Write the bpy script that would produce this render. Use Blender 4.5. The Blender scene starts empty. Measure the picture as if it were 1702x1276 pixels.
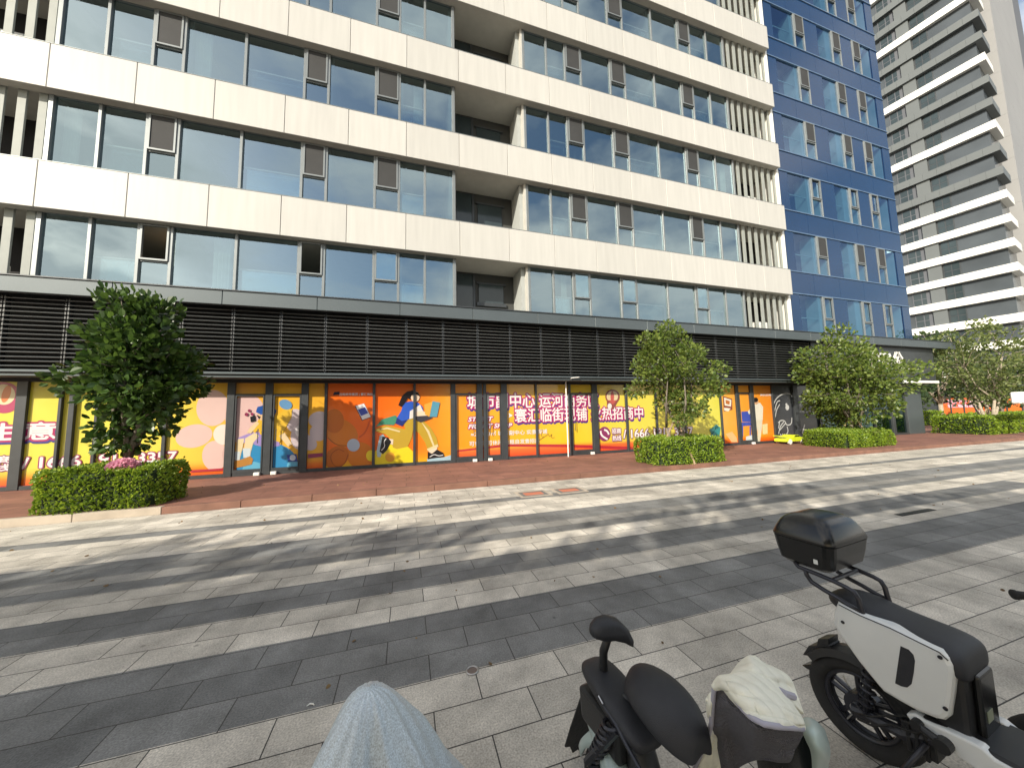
import bpy, math, random
import numpy as np
from mathutils import Vector, Matrix
R = math.radians
col = bpy.context.scene.collection
sc = bpy.context.scene

# ------------------------------------------------------------------ camera
IW, IH, FPX = 1702.0, 1276.0, 566.0
CX, CY = 851.0, 638.0
CAM = Vector((0, 0, 1.65))
AX_R = Vector((0.95536618, -0.29459815, -0.02207715))
AX_U = Vector((-0.00503283, -0.09094952, 0.99584279))
AX_F = Vector((0.29538135, 0.9512834, 0.08837276))
cd = bpy.data.cameras.new('camera')
cam = bpy.data.objects.new('camera', cd)
col.objects.link(cam)
cd.sensor_fit = 'HORIZONTAL'
cd.sensor_width = 36.0
cd.lens = FPX / IW * 36.0
cd.clip_start = 0.02
cd.clip_end = 3000
m4 = Matrix((AX_R, AX_U, -AX_F)).transposed().to_4x4()
m4.translation = CAM
cam.matrix_world = m4
sc.camera = cam

# ------------------------------------------------------------------ light
SUN_EL, SUN_AZ = 27.0, 50.0          # azimuth: degrees from -Y towards -X
to_sun = Vector((-math.sin(R(SUN_AZ)) * math.cos(R(SUN_EL)), -math.cos(R(SUN_AZ)) * math.cos(R(SUN_EL)), math.sin(R(SUN_EL))))
w = bpy.data.worlds.new("World")
sc.world = w
w.use_nodes = True
nt = w.node_tree
bg = nt.nodes['Background']
sky = nt.nodes.new('ShaderNodeTexSky')
sky.sky_type = 'NISHITA'
sky.sun_disc = False
sky.sun_elevation = R(SUN_EL)
sky.sun_rotation = math.atan2(to_sun.x, to_sun.y)
sky.air_density = 1.2
sky.dust_density = 2.0
tc = nt.nodes.new('ShaderNodeTexCoord')
mp = nt.nodes.new('ShaderNodeMapping')
mp.inputs['Scale'].default_value = (1, 1, 2.2)
nz = nt.nodes.new('ShaderNodeTexNoise')
nz.inputs['Scale'].default_value = 2.6
nz.inputs['Detail'].default_value = 7
nz.inputs['Roughness'].default_value = .55
rp = nt.nodes.new('ShaderNodeValToRGB')
rp.color_ramp.elements[0].position = .40
rp.color_ramp.elements[1].position = .62
mx = nt.nodes.new('ShaderNodeMix')
mx.data_type = 'RGBA'
mx.inputs[7].default_value = (7.2, 7.0, 6.6, 1)
nt.links.new(tc.outputs['Generated'], mp.inputs[0])
nt.links.new(mp.outputs[0], nz.inputs['Vector'])
nt.links.new(nz.outputs['Fac'], rp.inputs[0])
nt.links.new(rp.outputs[0], mx.inputs[0])
nt.links.new(sky.outputs[0], mx.inputs[6])
nt.links.new(mx.outputs[2], bg.inputs[0])
bg.inputs[1].default_value = 0.14
sd = bpy.data.lights.new('sun', 'SUN')
so = bpy.data.objects.new('sun', sd)
col.objects.link(so)
sd.energy = 4.6
sd.angle = R(0.6)
sd.color = (1.0, .915, .77)
so.rotation_euler = to_sun.to_track_quat('Z', 'Y').to_euler()
so.location = to_sun * 60
sc.view_settings.view_transform = 'Standard'
sc.view_settings.look = 'None'
sc.view_settings.exposure = 0.5
sc.cycles.use_denoising = True
sc.cycles.max_bounces = 7
sc.cycles.transparent_max_bounces = 10
sc.cycles.sample_clamp_indirect = 6
sc.cycles.caustics_reflective = False
sc.cycles.caustics_refractive = False


# ------------------------------------------------------------------ helpers
def ray(px, py):
    return AX_F + AX_R * ((px - CX) / FPX) - AX_U * ((py - CY) / FPX)


def at(px, py, Y):
    d = ray(px, py)
    return CAM + d * (Y / d.y)


def onz(px, py, Z):
    d = ray(px, py)
    return CAM + d * ((Z - CAM.z) / d.z)


def lin(r, g, b, k=.70):
    f = lambda c: c / 12.92 if c <= .04045 else ((c + .055) / 1.055) ** 2.4
    return (f(r / 255) * k, f(g / 255) * k, f(b / 255) * k, 1)


class MB:
    def __init__(s):
        s.v, s.f, s.m, s.cur = [], [], [], 0

    def add(s, vs, fs):
        n = len(s.v)
        s.v += [tuple(v) for v in vs]
        for f in fs:
            s.f.append([i + n for i in f])
            s.m.append(s.cur)
        return s

    def box(s, x0, x1, y0, y1, z0, z1):
        vs = [(x, y, z) for z in (z0, z1) for y in (y0, y1) for x in (x0, x1)]
        return s.add(vs, [(0, 2, 3, 1), (4, 5, 7, 6), (0, 1, 5, 4), (2, 6, 7, 3), (0, 4, 6, 2), (1, 3, 7, 5)])

    def cbox(s, x0, x1, y0, y1, z0, z1, b=.01):
        """box with its edges chamfered by b"""
        vs = []
        for x, sx in ((x0, 1), (x1, -1)):
            for y, sy in ((y0, 1), (y1, -1)):
                for z, sz in ((z0, 1), (z1, -1)):
                    vs += [(x, y + sy * b, z + sz * b), (x + sx * b, y, z + sz * b), (x + sx * b, y + sy * b, z)]
        i = lambda a, bb, c, k: (a * 4 + bb * 2 + c) * 3 + k
        fs = [(i(0, 0, 0, 0), i(0, 0, 1, 0), i(0, 1, 1, 0), i(0, 1, 0, 0)), (i(1, 0, 0, 0), i(1, 1, 0, 0), i(1, 1, 1, 0), i(1, 0, 1, 0)),
              (i(0, 0, 0, 1), i(1, 0, 0, 1), i(1, 0, 1, 1), i(0, 0, 1, 1)), (i(0, 1, 0, 1), i(0, 1, 1, 1), i(1, 1, 1, 1), i(1, 1, 0, 1)),
              (i(0, 0, 0, 2), i(0, 1, 0, 2), i(1, 1, 0, 2), i(1, 0, 0, 2)), (i(0, 0, 1, 2), i(1, 0, 1, 2), i(1, 1, 1, 2), i(0, 1, 1, 2))]
        for a in (0, 1):
            for bb in (0, 1):
                fs.append((i(a, bb, 0, 0), i(a, bb, 1, 0), i(a, bb, 1, 1), i(a, bb, 0, 1)))
                fs.append((i(a, 0, bb, 0), i(a, 1, bb, 0), i(a, 1, bb, 2), i(a, 0, bb, 2)))
                fs.append((i(0, a, bb, 1), i(1, a, bb, 1), i(1, a, bb, 2), i(0, a, bb, 2)))
                for c in (0, 1):
                    fs.append((i(a, bb, c, 0), i(a, bb, c, 1), i(a, bb, c, 2)))
        return s.add(vs, fs)

    def pane(s, x0, x1, y, z0, z1):
        return s.add([(x0, y, z0), (x1, y, z0), (x1, y, z1), (x0, y, z1)], [(0, 1, 2, 3)])

    def poly(s, pts):
        return s.add(pts, [tuple(range(len(pts)))])

    def prism(s, pts, d):
        d = Vector(d)
        n = len(pts)
        a = [Vector(p) for p in pts]
        fs = [tuple(range(n)), tuple(reversed(range(n, 2 * n)))]
        fs += [(i, i + n, (i + 1) % n + n, (i + 1) % n) for i in range(n)]
        return s.add(a + [p + d for p in a], fs)

    def tube(s, pts, rad, n=8, cap=True):
        pts = [Vector(p) for p in pts]
        if not hasattr(rad, '__len__'):
            rad = [rad] * len(pts)
        vs, fs = [], []
        ref = None
        for i, p in enumerate(pts):
            t = (pts[min(i + 1, len(pts) - 1)] - pts[max(i - 1, 0)]).normalized()
            if ref is None:
                ref = t.orthogonal().normalized()
            u = (ref - t * ref.dot(t)).normalized()
            ref = u
            v = t.cross(u)
            for k in range(n):
                a = 2 * math.pi * k / n
                vs.append(p + (u * math.cos(a) + v * math.sin(a)) * rad[i])
        for i in range(len(pts) - 1):
            for k in range(n):
                fs.append((i * n + k, i * n + (k + 1) % n, (i + 1) * n + (k + 1) % n, (i + 1) * n + k))
        if cap:
            fs += [tuple(reversed(range(n))), tuple(range((len(pts) - 1) * n, len(pts) * n))]
        return s.add(vs, fs)

    def loft(s, rings, cap=True):
        n = len(rings[0])
        vs = [p for r in rings for p in r]
        fs = []
        for i in range(len(rings) - 1):
            for k in range(n):
                fs.append((i * n + k, i * n + (k + 1) % n, (i + 1) * n + (k + 1) % n, (i + 1) * n + k))
        if cap:
            fs += [tuple(reversed(range(n))), tuple(range((len(rings) - 1) * n, len(rings) * n))]
        return s.add(vs, fs)

    def ellip(s, c, ax, nu=20, nv=12, pw=1.0):
        """ellipsoid; ax: three Vector half axes; pw<1 squares it off"""
        c = Vector(c)
        sg = lambda x: math.copysign(abs(x) ** pw, x)
        rings = []
        for j in range(nv + 1):
            t = math.pi * (j / nv - .5) * .998
            rings.append([c + ax[0] * sg(math.cos(t)) * sg(math.cos(2 * math.pi * i / nu)) + ax[1] * sg(math.cos(t)) * sg(math.sin(2 * math.pi * i / nu)) + ax[2] * sg(math.sin(t)) for i in range(nu)])
        return s.loft(rings)

    def build(s, name, mats, parent=None, smooth=False, solid=0, sub=0, bev=0):
        if not isinstance(mats, (list, tuple)):
            mats = [mats]
        off = Vector((0, 0, 0))
        r = parent
        while r is not None:
            off = off + r.location
            r = r.parent
        me = bpy.data.meshes.new(name)
        me.from_pydata([(v[0] - off.x, v[1] - off.y, v[2] - off.z) for v in s.v], [], s.f)
        for m in mats:
            me.materials.append(m)
        if len(mats) > 1:
            me.polygons.foreach_set('material_index', s.m)
        if smooth:
            me.polygons.foreach_set('use_smooth', [True] * len(me.polygons))
        me.update()
        o = bpy.data.objects.new(name, me)
        col.objects.link(o)
        o.parent = parent
        if bev:
            b = o.modifiers.new('bevel', 'BEVEL')
            b.width = bev
            b.segments = 2
            b.limit_method = 'ANGLE'
        if solid:
            b = o.modifiers.new('solid', 'SOLIDIFY')
            b.thickness = solid
            b.offset = 0
        if sub:
            b = o.modifiers.new('sub', 'SUBSURF')
            b.levels = b.render_levels = sub
        return o


def tag(o, label=None, cat=None, group=None, kind=None):
    if label: o['label'] = label
    if cat: o['category'] = cat
    if group: o['group'] = group
    if kind: o['kind'] = kind
    return o


def thing(name, label, cat, loc=(0, 0, 0), group=None):
    o = bpy.data.objects.new(name, None)
    o.empty_display_size = .2
    col.objects.link(o)
    o.location = loc
    return tag(o, label, cat, group)


def copy_tree(o, parent=None):
    c = o.copy()
    col.objects.link(c)
    c.parent = parent
    for ch in list(o.children):
        copy_tree(ch, c)
    return c


def text_mesh(body, size, offset=0.0, space=1.0, shear=0.0):
    c = bpy.data.curves.new('lettering', 'FONT')
    c.body = body
    c.size = size
    c.offset = offset
    c.space_character = space
    c.shear = shear
    c.resolution_u = 3
    o = bpy.data.objects.new('lettering', c)
    col.objects.link(o)
    bpy.context.view_layer.update()
    me = bpy.data.meshes.new_from_object(o.evaluated_get(bpy.context.evaluated_depsgraph_get()))
    vs = [v.co.copy() for v in me.vertices]
    fs = [tuple(p.vertices) for p in me.polygons]
    bpy.data.objects.remove(o)
    bpy.data.curves.remove(c)
    bpy.data.meshes.remove(me)
    return vs, fs


# ------------------------------------------------------------------ materials
def nodes(name):
    m = bpy.data.materials.new(name)
    m.use_nodes = True
    t = m.node_tree
    return m, t, t.nodes['Principled BSDF']


def mat(name, c, rough=.6, metal=0.0, var=.12, scale=4.0, bump=0.0, bscale=60.0, coat=0.0, island=0.0, spec=.5, stretch=(1, 1, 1)):
    """principled with a noise variation of its own colour, optional bump and per piece variation"""
    m, t, p = nodes(name)
    n = t.nodes.new
    L = t.links.new
    tcn = n('ShaderNodeTexCoord')
    mpn = n('ShaderNodeMapping')
    mpn.inputs['Scale'].default_value = stretch
    L(tcn.outputs['Object'], mpn.inputs[0])
    nz = n('ShaderNodeTexNoise')
    nz.inputs['Scale'].default_value = scale
    nz.inputs['Detail'].default_value = 6
    L(mpn.outputs[0], nz.inputs['Vector'])
    mr = n('ShaderNodeMapRange')
    mr.inputs[1].default_value = .25
    mr.inputs[2].default_value = .75
    mr.inputs[3].default_value = 1 - var
    mr.inputs[4].default_value = 1 + var
    L(nz.outputs['Fac'], mr.inputs[0])
    val = mr.outputs[0]
    if island:
        g = n('ShaderNodeNewGeometry')
        m2 = n('ShaderNodeMapRange')
        m2.inputs[3].default_value = 1 - island
        m2.inputs[4].default_value = 1 + island
        L(g.outputs['Random Per Island'], m2.inputs[0])
        mu = n('ShaderNodeMath')
        mu.operation = 'MULTIPLY'
        L(val, mu.inputs[0])
        L(m2.outputs[0], mu.inputs[1])
        val = mu.outputs[0]
    vm = n('ShaderNodeVectorMath')
    vm.operation = 'SCALE'
    vm.inputs[0].default_value = c[:3]
    L(val, vm.inputs['Scale'])
    L(vm.outputs[0], p.inputs['Base Color'])
    p.inputs['Roughness'].default_value = rough
    p.inputs['Metallic'].default_value = metal
    p.inputs['Specular IOR Level'].default_value = spec
    if coat:
        p.inputs['Coat Weight'].default_value = coat
        p.inputs['Coat Roughness'].default_value = .08
    if bump:
        nb = n('ShaderNodeTexNoise')
        nb.inputs['Scale'].default_value = bscale
        nb.inputs['Detail'].default_value = 4
        L(mpn.outputs[0], nb.inputs['Vector'])
        bp = n('ShaderNodeBump')
        bp.inputs['Strength'].default_value = bump
        bp.inputs['Distance'].default_value = .01
        L(nb.outputs['Fac'], bp.inputs['Height'])
        L(bp.outputs[0], p.inputs['Normal'])
    return m


def glass_mat(name, tint, refl=(.75, .86, .95), base=.16, top=.75, rough=.015, wav=.04):
    m = bpy.data.materials.new(name)
    m.use_nodes = True
    t = m.node_tree
    t.nodes.clear()
    n = t.nodes.new
    L = t.links.new
    out = n('ShaderNodeOutputMaterial')
    tr = n('ShaderNodeBsdfTransparent')
    tr.inputs[0].default_value = (*tint, 1)
    gl = n('ShaderNodeBsdfGlossy')
    gl.inputs[0].default_value = (*refl, 1)
    gl.inputs['Roughness'].default_value = rough
    fr = n('ShaderNodeFresnel')
    fr.inputs[0].default_value = 1.6
    mr = n('ShaderNodeMapRange')
    mr.inputs[1].default_value = .04
    mr.inputs[2].default_value = .6
    mr.inputs[3].default_value = base
    mr.inputs[4].default_value = top
    mix = n('ShaderNodeMixShader')
    tcn = n('ShaderNodeTexCoord')
    nz = n('ShaderNodeTexNoise')
    nz.inputs['Scale'].default_value = .8
    nz.inputs['Detail'].default_value = 2
    bp = n('ShaderNodeBump')
    bp.inputs['Strength'].default_value = wav
    bp.inputs['Distance'].default_value = .1
    L(tcn.outputs['Object'], nz.inputs['Vector'])
    L(nz.outputs['Fac'], bp.inputs['Height'])
    L(bp.outputs[0], gl.inputs['Normal'])
    L(fr.outputs[0], mr.inputs[0])
    L(mr.outputs[0], mix.inputs[0])
    L(tr.outputs[0], mix.inputs[1])
    L(gl.outputs[0], mix.inputs[2])
    L(mix.outputs[0], out.inputs[0])
    return m


def leaf_mat(name, c1, c2, rough=.45, trans=.35):
    m, t, p = nodes(name)
    n = t.nodes.new
    L = t.links.new
    g = n('ShaderNodeNewGeometry')
    r = n('ShaderNodeValToRGB')
    r.color_ramp.elements[0].color = (*c1, 1)
    r.color_ramp.elements[1].color = (*c2, 1)
    L(g.outputs['Random Per Island'], r.inputs[0])
    L(r.outputs[0], p.inputs['Base Color'])
    p.inputs['Roughness'].default_value = rough
    tl = n('ShaderNodeBsdfTranslucent')
    hs = n('ShaderNodeHueSaturation')
    hs.inputs['Value'].default_value = 1.6
    hs.inputs['Hue'].default_value = .485
    L(r.outputs[0], hs.inputs['Color'])
    L(hs.outputs[0], tl.inputs[0])
    mix = n('ShaderNodeMixShader')
    mix.inputs[0].default_value = trans
    L(p.outputs[0], mix.inputs[1])
    L(tl.outputs[0], mix.inputs[2])
    L(mix.outputs[0], t.nodes['Material Output'].inputs[0])
    return m


def print_mat(name, xs, zs, rough=.32):
    """printed film: xs = [(world x, colour)], zs = [(world z, colour, strength)] along the bottom edge"""
    m, t, p = nodes(name)
    n = t.nodes.new
    L = t.links.new
    tcn = n('ShaderNodeTexCoord')
    sp = n('ShaderNodeSeparateXYZ')
    L(tcn.outputs['Object'], sp.inputs[0])

    def ramp(sock, st):
        a, b = st[0][0], st[-1][0]
        mr = n('ShaderNodeMapRange')
        mr.inputs[1].default_value = a
        mr.inputs[2].default_value = b
        L(sock, mr.inputs[0])
        r = n('ShaderNodeValToRGB')
        e = r.color_ramp.elements
        for i, (x, c) in enumerate(st):
            q = (x - a) / (b - a)
            k = e[i] if i < 2 else e.new(q)
            k.position = q
            k.color = c
        L(mr.outputs[0], r.inputs[0])
        return r
    rx = ramp(sp.outputs[0], xs)
    rz = ramp(sp.outputs[2], [(z, c) for z, c in zs])
    mxn = n('ShaderNodeMix')
    mxn.data_type = 'RGBA'
    L(rz.outputs['Alpha'], mxn.inputs[0])
    L(rx.outputs[0], mxn.inputs[6])
    L(rz.outputs[0], mxn.inputs[7])
    L(mxn.outputs[2], p.inputs['Base Color'])
    p.inputs['Roughness'].default_value = rough
    p.inputs['Coat Weight'].default_value = .5
    p.inputs['Coat Roughness'].default_value = .05
    return m


def paving_mat():
    m, t, p = nodes('paving_stone')
    n = t.nodes.new
    L = t.links.new
    tcn = n('ShaderNodeTexCoord')
    mpn = n('ShaderNodeMapping')
    mpn.inputs['Location'].default_value = (0.12, -2.355, 0)
    L(tcn.outputs['Object'], mpn.inputs[0])
    # slight wobble so that the joints are not ruler straight
    wn = n('ShaderNodeTexNoise')
    wn.inputs['Scale'].default_value = 1.3
    L(tcn.outputs['Object'], wn.inputs['Vector'])
    ws = n('ShaderNodeVectorMath')
    ws.operation = 'MULTIPLY_ADD'
    ws.inputs[1].default_value = (.006, .006, 0)
    L(wn.outputs['Color'], ws.inputs[0])
    L(mpn.outputs[0], ws.inputs[2])

    def brick(c1, c2, mortar):
        b = n('ShaderNodeTexBrick')
        b.offset = .5
        b.inputs['Scale'].default_value = 1
        b.inputs['Mortar Size'].default_value = mortar
        b.inputs['Mortar Smooth'].default_value = .3
        b.inputs['Brick Width'].default_value = .555
        b.inputs['Row Height'].default_value = .24
        b.inputs['Color1'].default_value = (*c1, 1)
        b.inputs['Color2'].default_value = (*c2, 1)
        b.inputs['Mortar'].default_value = (.05, .047, .043, 1)
        L(ws.outputs[0], b.inputs['Vector'])
        return b
    bl = brick((.63, .585, .51), (.45, .42, .365), .004)
    bd = brick((.215, .217, .212), (.15, .153, .152), .004)
    sp = n('ShaderNodeSeparateXYZ')
    L(ws.outputs[0], sp.inputs[0])
    # stripes by row (y counted from the near dark band): value 1 = dark
    mr = n('ShaderNodeMapRange')
    mr.inputs[1].default_value = -1.2
    mr.inputs[2].default_value = 6.0
    L(sp.outputs[1], mr.inputs[0])
    r = n('ShaderNodeValToRGB')
    r.color_ramp.interpolation = 'CONSTANT'
    rows = [(-1.2, 0), (0, 1), (.72, 0), (1.2, 1), (1.68, 0), (2.16, 1), (2.4, .72), (2.64, 1), (3.12, 0), (4.08, 1), (4.32, 0)]
    e = r.color_ramp.elements
    for i, (y, v) in enumerate(rows):
        q = (y + 1.2) / 7.2
        k = e[i] if i < 2 else e.new(q)
        k.position = q
        k.color = (v, v, v, 1)
    L(mr.outputs[0], r.inputs[0])
    # the second dark band from the deck stops at x = 12.4
    gx = n('ShaderNodeMath'); gx.operation = 'GREATER_THAN'; gx.inputs[1].default_value = 12.4
    L(sp.outputs[0], gx.inputs[0])
    ga = n('ShaderNodeMath'); ga.operation = 'GREATER_THAN'; ga.inputs[1].default_value = 1.2
    L(sp.outputs[1], ga.inputs[0])
    gb = n('ShaderNodeMath'); gb.operation = 'LESS_THAN'; gb.inputs[1].default_value = 1.68
    L(sp.outputs[1], gb.inputs[0])
    m1 = n('ShaderNodeMath'); m1.operation = 'MULTIPLY'
    L(gx.outputs[0], m1.inputs[0]); L(ga.outputs[0], m1.inputs[1])
    m2 = n('ShaderNodeMath'); m2.operation = 'MULTIPLY'
    L(m1.outputs[0], m2.inputs[0]); L(gb.outputs[0], m2.inputs[1])
    su = n('ShaderNodeMath'); su.operation = 'SUBTRACT'; su.use_clamp = True
    L(r.outputs[0], su.inputs[0]); L(m2.outputs[0], su.inputs[1])
    mx1 = n('ShaderNodeMix'); mx1.data_type = 'RGBA'
    L(su.outputs[0], mx1.inputs[0]); L(bl.outputs['Color'], mx1.inputs[6]); L(bd.outputs['Color'], mx1.inputs[7])
    # stains and grain
    s1 = n('ShaderNodeTexNoise'); s1.inputs['Scale'].default_value = 2.2; s1.inputs['Detail'].default_value = 8; s1.inputs['Roughness'].default_value = .65
    L(tcn.outputs['Object'], s1.inputs['Vector'])
    s2 = n('ShaderNodeTexNoise'); s2.inputs['Scale'].default_value = 105; s2.inputs['Detail'].default_value = 3
    L(tcn.outputs['Object'], s2.inputs['Vector'])
    a1 = n('ShaderNodeMapRange'); a1.inputs[1].default_value = .3; a1.inputs[2].default_value = .7; a1.inputs[3].default_value = .64; a1.inputs[4].default_value = 1.26
    L(s1.outputs['Fac'], a1.inputs[0])
    a2 = n('ShaderNodeMapRange'); a2.inputs[1].default_value = .3; a2.inputs[2].default_value = .7; a2.inputs[3].default_value = .70; a2.inputs[4].default_value = 1.30
    L(s2.outputs['Fac'], a2.inputs[0])
    mm = n('ShaderNodeMath'); mm.operation = 'MULTIPLY'
    L(a1.outputs[0], mm.inputs[0]); L(a2.outputs[0], mm.inputs[1])
    vo = n('ShaderNodeTexVoronoi'); vo.inputs['Scale'].default_value = 2.3
    L(tcn.outputs['Object'], vo.inputs['Vector'])
    v1 = n('ShaderNodeMapRange'); v1.inputs[1].default_value = .025; v1.inputs[2].default_value = .05; v1.inputs[3].default_value = .55; v1.inputs[4].default_value = 1
    L(vo.outputs['Distance'], v1.inputs[0])
    s3 = n('ShaderNodeTexNoise'); s3.inputs['Scale'].default_value = .55; s3.inputs['Detail'].default_value = 9; s3.inputs['Roughness'].default_value = .7; s3.inputs['Distortion'].default_value = 1.2
    L(tcn.outputs['Object'], s3.inputs['Vector'])
    v2 = n('ShaderNodeMapRange'); v2.inputs[1].default_value = .33; v2.inputs[2].default_value = .62; v2.inputs[3].default_value = .72; v2.inputs[4].default_value = 1.1
    L(s3.outputs['Fac'], v2.inputs[0])
    mA = n('ShaderNodeMath'); mA.operation = 'MULTIPLY'
    L(v1.outputs[0], mA.inputs[0]); L(v2.outputs[0], mA.inputs[1])
    mB = n('ShaderNodeMath'); mB.operation = 'MULTIPLY'
    L(mA.outputs[0], mB.inputs[0]); L(mm.outputs[0], mB.inputs[1])
    mm = mB
    vs = n('ShaderNodeVectorMath'); vs.operation = 'SCALE'
    L(mx1.outputs[2], vs.inputs[0]); L(mm.outputs[0], vs.inputs['Scale'])
    L(vs.outputs[0], p.inputs['Base Color'])
    p.inputs['Roughness'].default_value = .72
    bp = n('ShaderNodeBump'); bp.inputs['Strength'].default_value = .35; bp.inputs['Distance'].default_value = .004
    hb = n('ShaderNodeMath'); hb.operation = 'MULTIPLY_ADD'; hb.inputs[1].default_value = -1.5
    L(bl.outputs['Fac'], hb.inputs[0]); L(s2.outputs['Fac'], hb.inputs[2])
    L(hb.outputs[0], bp.inputs['Height'])
    L(bp.outputs[0], p.inputs['Normal'])
    return m


def deck_mat():
    m, t, p = nodes('deck_paver')
    n = t.nodes.new
    L = t.links.new
    tcn = n('ShaderNodeTexCoord')
    b = n('ShaderNodeTexBrick')
    b.inputs['Scale'].default_value = 1
    b.inputs['Mortar Size'].default_value = .005
    b.inputs['Brick Width'].default_value = 1.15
    b.inputs['Row Height'].default_value = .35
    b.inputs['Color1'].default_value = (.27, .125, .09, 1)
    b.inputs['Color2'].default_value = (.20, .092, .068, 1)
    b.inputs['Mortar'].default_value = (.07, .035, .028, 1)
    L(tcn.outputs['Object'], b.inputs['Vector'])
    s1 = n('ShaderNodeTexNoise'); s1.inputs['Scale'].default_value = 1.6; s1.inputs['Detail'].default_value = 8; s1.inputs['Roughness'].default_value = .7
    L(tcn.outputs['Object'], s1.inputs['Vector'])
    a1 = n('ShaderNodeMapRange'); a1.inputs[1].default_value = .3; a1.inputs[2].default_value = .7; a1.inputs[3].default_value = .72; a1.inputs[4].default_value = 1.25
    L(s1.outputs['Fac'], a1.inputs[0])
    vs = n('ShaderNodeVectorMath'); vs.operation = 'SCALE'
    L(b.outputs['Color'], vs.inputs[0]); L(a1.outputs[0], vs.inputs['Scale'])
    L(vs.outputs[0], p.inputs['Base Color'])
    p.inputs['Roughness'].default_value = .75
    return m


M = {}
M['paving'] = paving_mat()
M['deck'] = deck_mat()
M['kerb'] = mat('kerb_granite', (.42, .36, .29), .75, var=.2, scale=3, bump=.2)
M['kerb_red'] = mat('kerb_red', (.20, .10, .07), .8, var=.25, scale=3, bump=.2)
M['ground'] = mat('ground_grey', (.16, .155, .145), .9, var=.25, scale=.4)
M['panel'] = mat('white_panel', (.465, .460, .435), .5, var=.07, scale=2.2, island=.04, stretch=(3, 3, .22))
M['soffit'] = mat('soffit_grey', (.46, .45, .41), .7, var=.06)
M['frame'] = mat('grey_aluminium', (.205, .225, .23), .42, metal=.35, var=.06)
M['darkmetal'] = mat('charcoal_metal', (.055, .062, .068), .42, metal=.3, var=.15)
M['fascia'] = mat('fascia_metal', (.085, .104, .113), .5, metal=.3, var=.07, scale=1.2)
M['blade'] = mat('louvre_blade', (.11, .12, .122), .38, metal=.45, var=.1)
M['clip'] = mat('bracket_metal', (.085, .088, .09), .4, metal=.6)
M['black'] = mat('black_void', (.012, .012, .013), .8)
M['screen'] = mat('insect_screen', (.032, .033, .034), .8, var=.15, scale=2)
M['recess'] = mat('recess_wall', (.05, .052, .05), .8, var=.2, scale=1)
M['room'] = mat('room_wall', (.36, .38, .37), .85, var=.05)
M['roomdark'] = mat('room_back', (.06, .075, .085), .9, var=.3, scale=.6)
M['white'] = mat('white_paint', (.78, .78, .74), .5, var=.04)
M['curtain'] = mat('curtain_cloth', (.55, .6, .56), .9, var=.1)
M['glass'] = glass_mat('window_glass', (.60, .74, .75), refl=(.66, .84, .92), base=.33, top=.85)
M['fin'] = mat('fin_paint', (.27, .29, .27), .6, var=.08)
M['glassblue'] = glass_mat('blue_glass', (.46, .72, .84), refl=(.45, .60, .85), base=.20, top=.8)
M['bluepanel'] = mat('blue_spandrel', (.003, .027, .088), .2, var=.08, scale=.8, coat=.12)
M['blueline'] = mat('blue_trim', (.13, .21, .33), .4, metal=.4)
M['towerpane'] = mat('tower_window_glass', (.035, .05, .055), .12, var=.3, scale=.5)
M['towerglass'] = mat('tower_dark_glass', (.068, .08, .09), .22, var=.25, scale=.25)
M['towergrey'] = mat('tower_grey_band', (.115, .13, .135), .6, var=.06, scale=.5)
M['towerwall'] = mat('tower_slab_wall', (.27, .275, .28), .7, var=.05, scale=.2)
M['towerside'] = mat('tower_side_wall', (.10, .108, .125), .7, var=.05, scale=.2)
M['bark'] = mat('tree_bark', (.17, .145, .115), .9, var=.3, scale=14, bump=.5, bscale=30)
M['palebark'] = mat('pale_bark', (.36, .31, .24), .9, var=.3, scale=14, bump=.4, bscale=30)
M['leafdark'] = leaf_mat('glossy_dark_leaf', (.014, .04, .008), (.075, .14, .025), .36, .32)
M['leafmid'] = leaf_mat('mid_green_leaf', (.05, .095, .016), (.19, .245, .05), .42, .35)
M['leafpale'] = leaf_mat('pale_green_leaf', (.06, .095, .025), (.19, .23, .07), .5, .35)
M['leafback'] = leaf_mat('back_leaf', (.02, .045, .015), (.07, .11, .03), .55, .3)
M['hedgeleaf'] = leaf_mat('hedge_leaf', (.08, .16, .012), (.28, .38, .04), .4, .3)
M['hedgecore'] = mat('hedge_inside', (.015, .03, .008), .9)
M['pink'] = leaf_mat('pink_petal', (.62, .28, .40), (.85, .55, .62), .6, .3)
M['wood'] = mat('stake_wood', (.33, .24, .15), .8, var=.2)
M['silver'] = mat('silver_cover', (.53, .60, .65), .42, metal=.25, var=.38, scale=330, bump=.25, bscale=420)  # sparkle of the cloth is put into the colour as fine noise
M['plastic'] = mat('black_plastic', (.014, .0145, .016), .42, var=.15, scale=20, bump=.12, bscale=400)
M['gloss'] = mat('gloss_black', (.009, .0095, .01), .27, var=.2, coat=.12, scale=9)
M['leather'] = mat('black_vinyl', (.02, .021, .026), .55, var=.15, scale=30, bump=.25, bscale=420)
M['rubber'] = mat('tyre_rubber', (.018, .018, .018), .85, var=.3, scale=15, bump=.3)
M['whitebody'] = mat('white_scooter_paint', (.72, .74, .73), .28, var=.05, scale=5, coat=.5)
M['mint'] = mat('mint_paint', (.42, .52, .49), .3, var=.08, scale=6, coat=.4)
M['steel'] = mat('dark_tube_steel', (.035, .036, .045), .35, metal=.4, var=.1)
M['alloy'] = mat('bare_alloy', (.5, .5, .5), .35, metal=.9)
M['quilt'] = mat('cream_quilt', (.86, .85, .73), .75, var=.08, scale=9, bump=.6, bscale=28)
M['mesh'] = mat('grey_mesh_cloth', (.115, .11, .125), .8, var=.3, scale=240, bump=.5, bscale=300)
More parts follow.
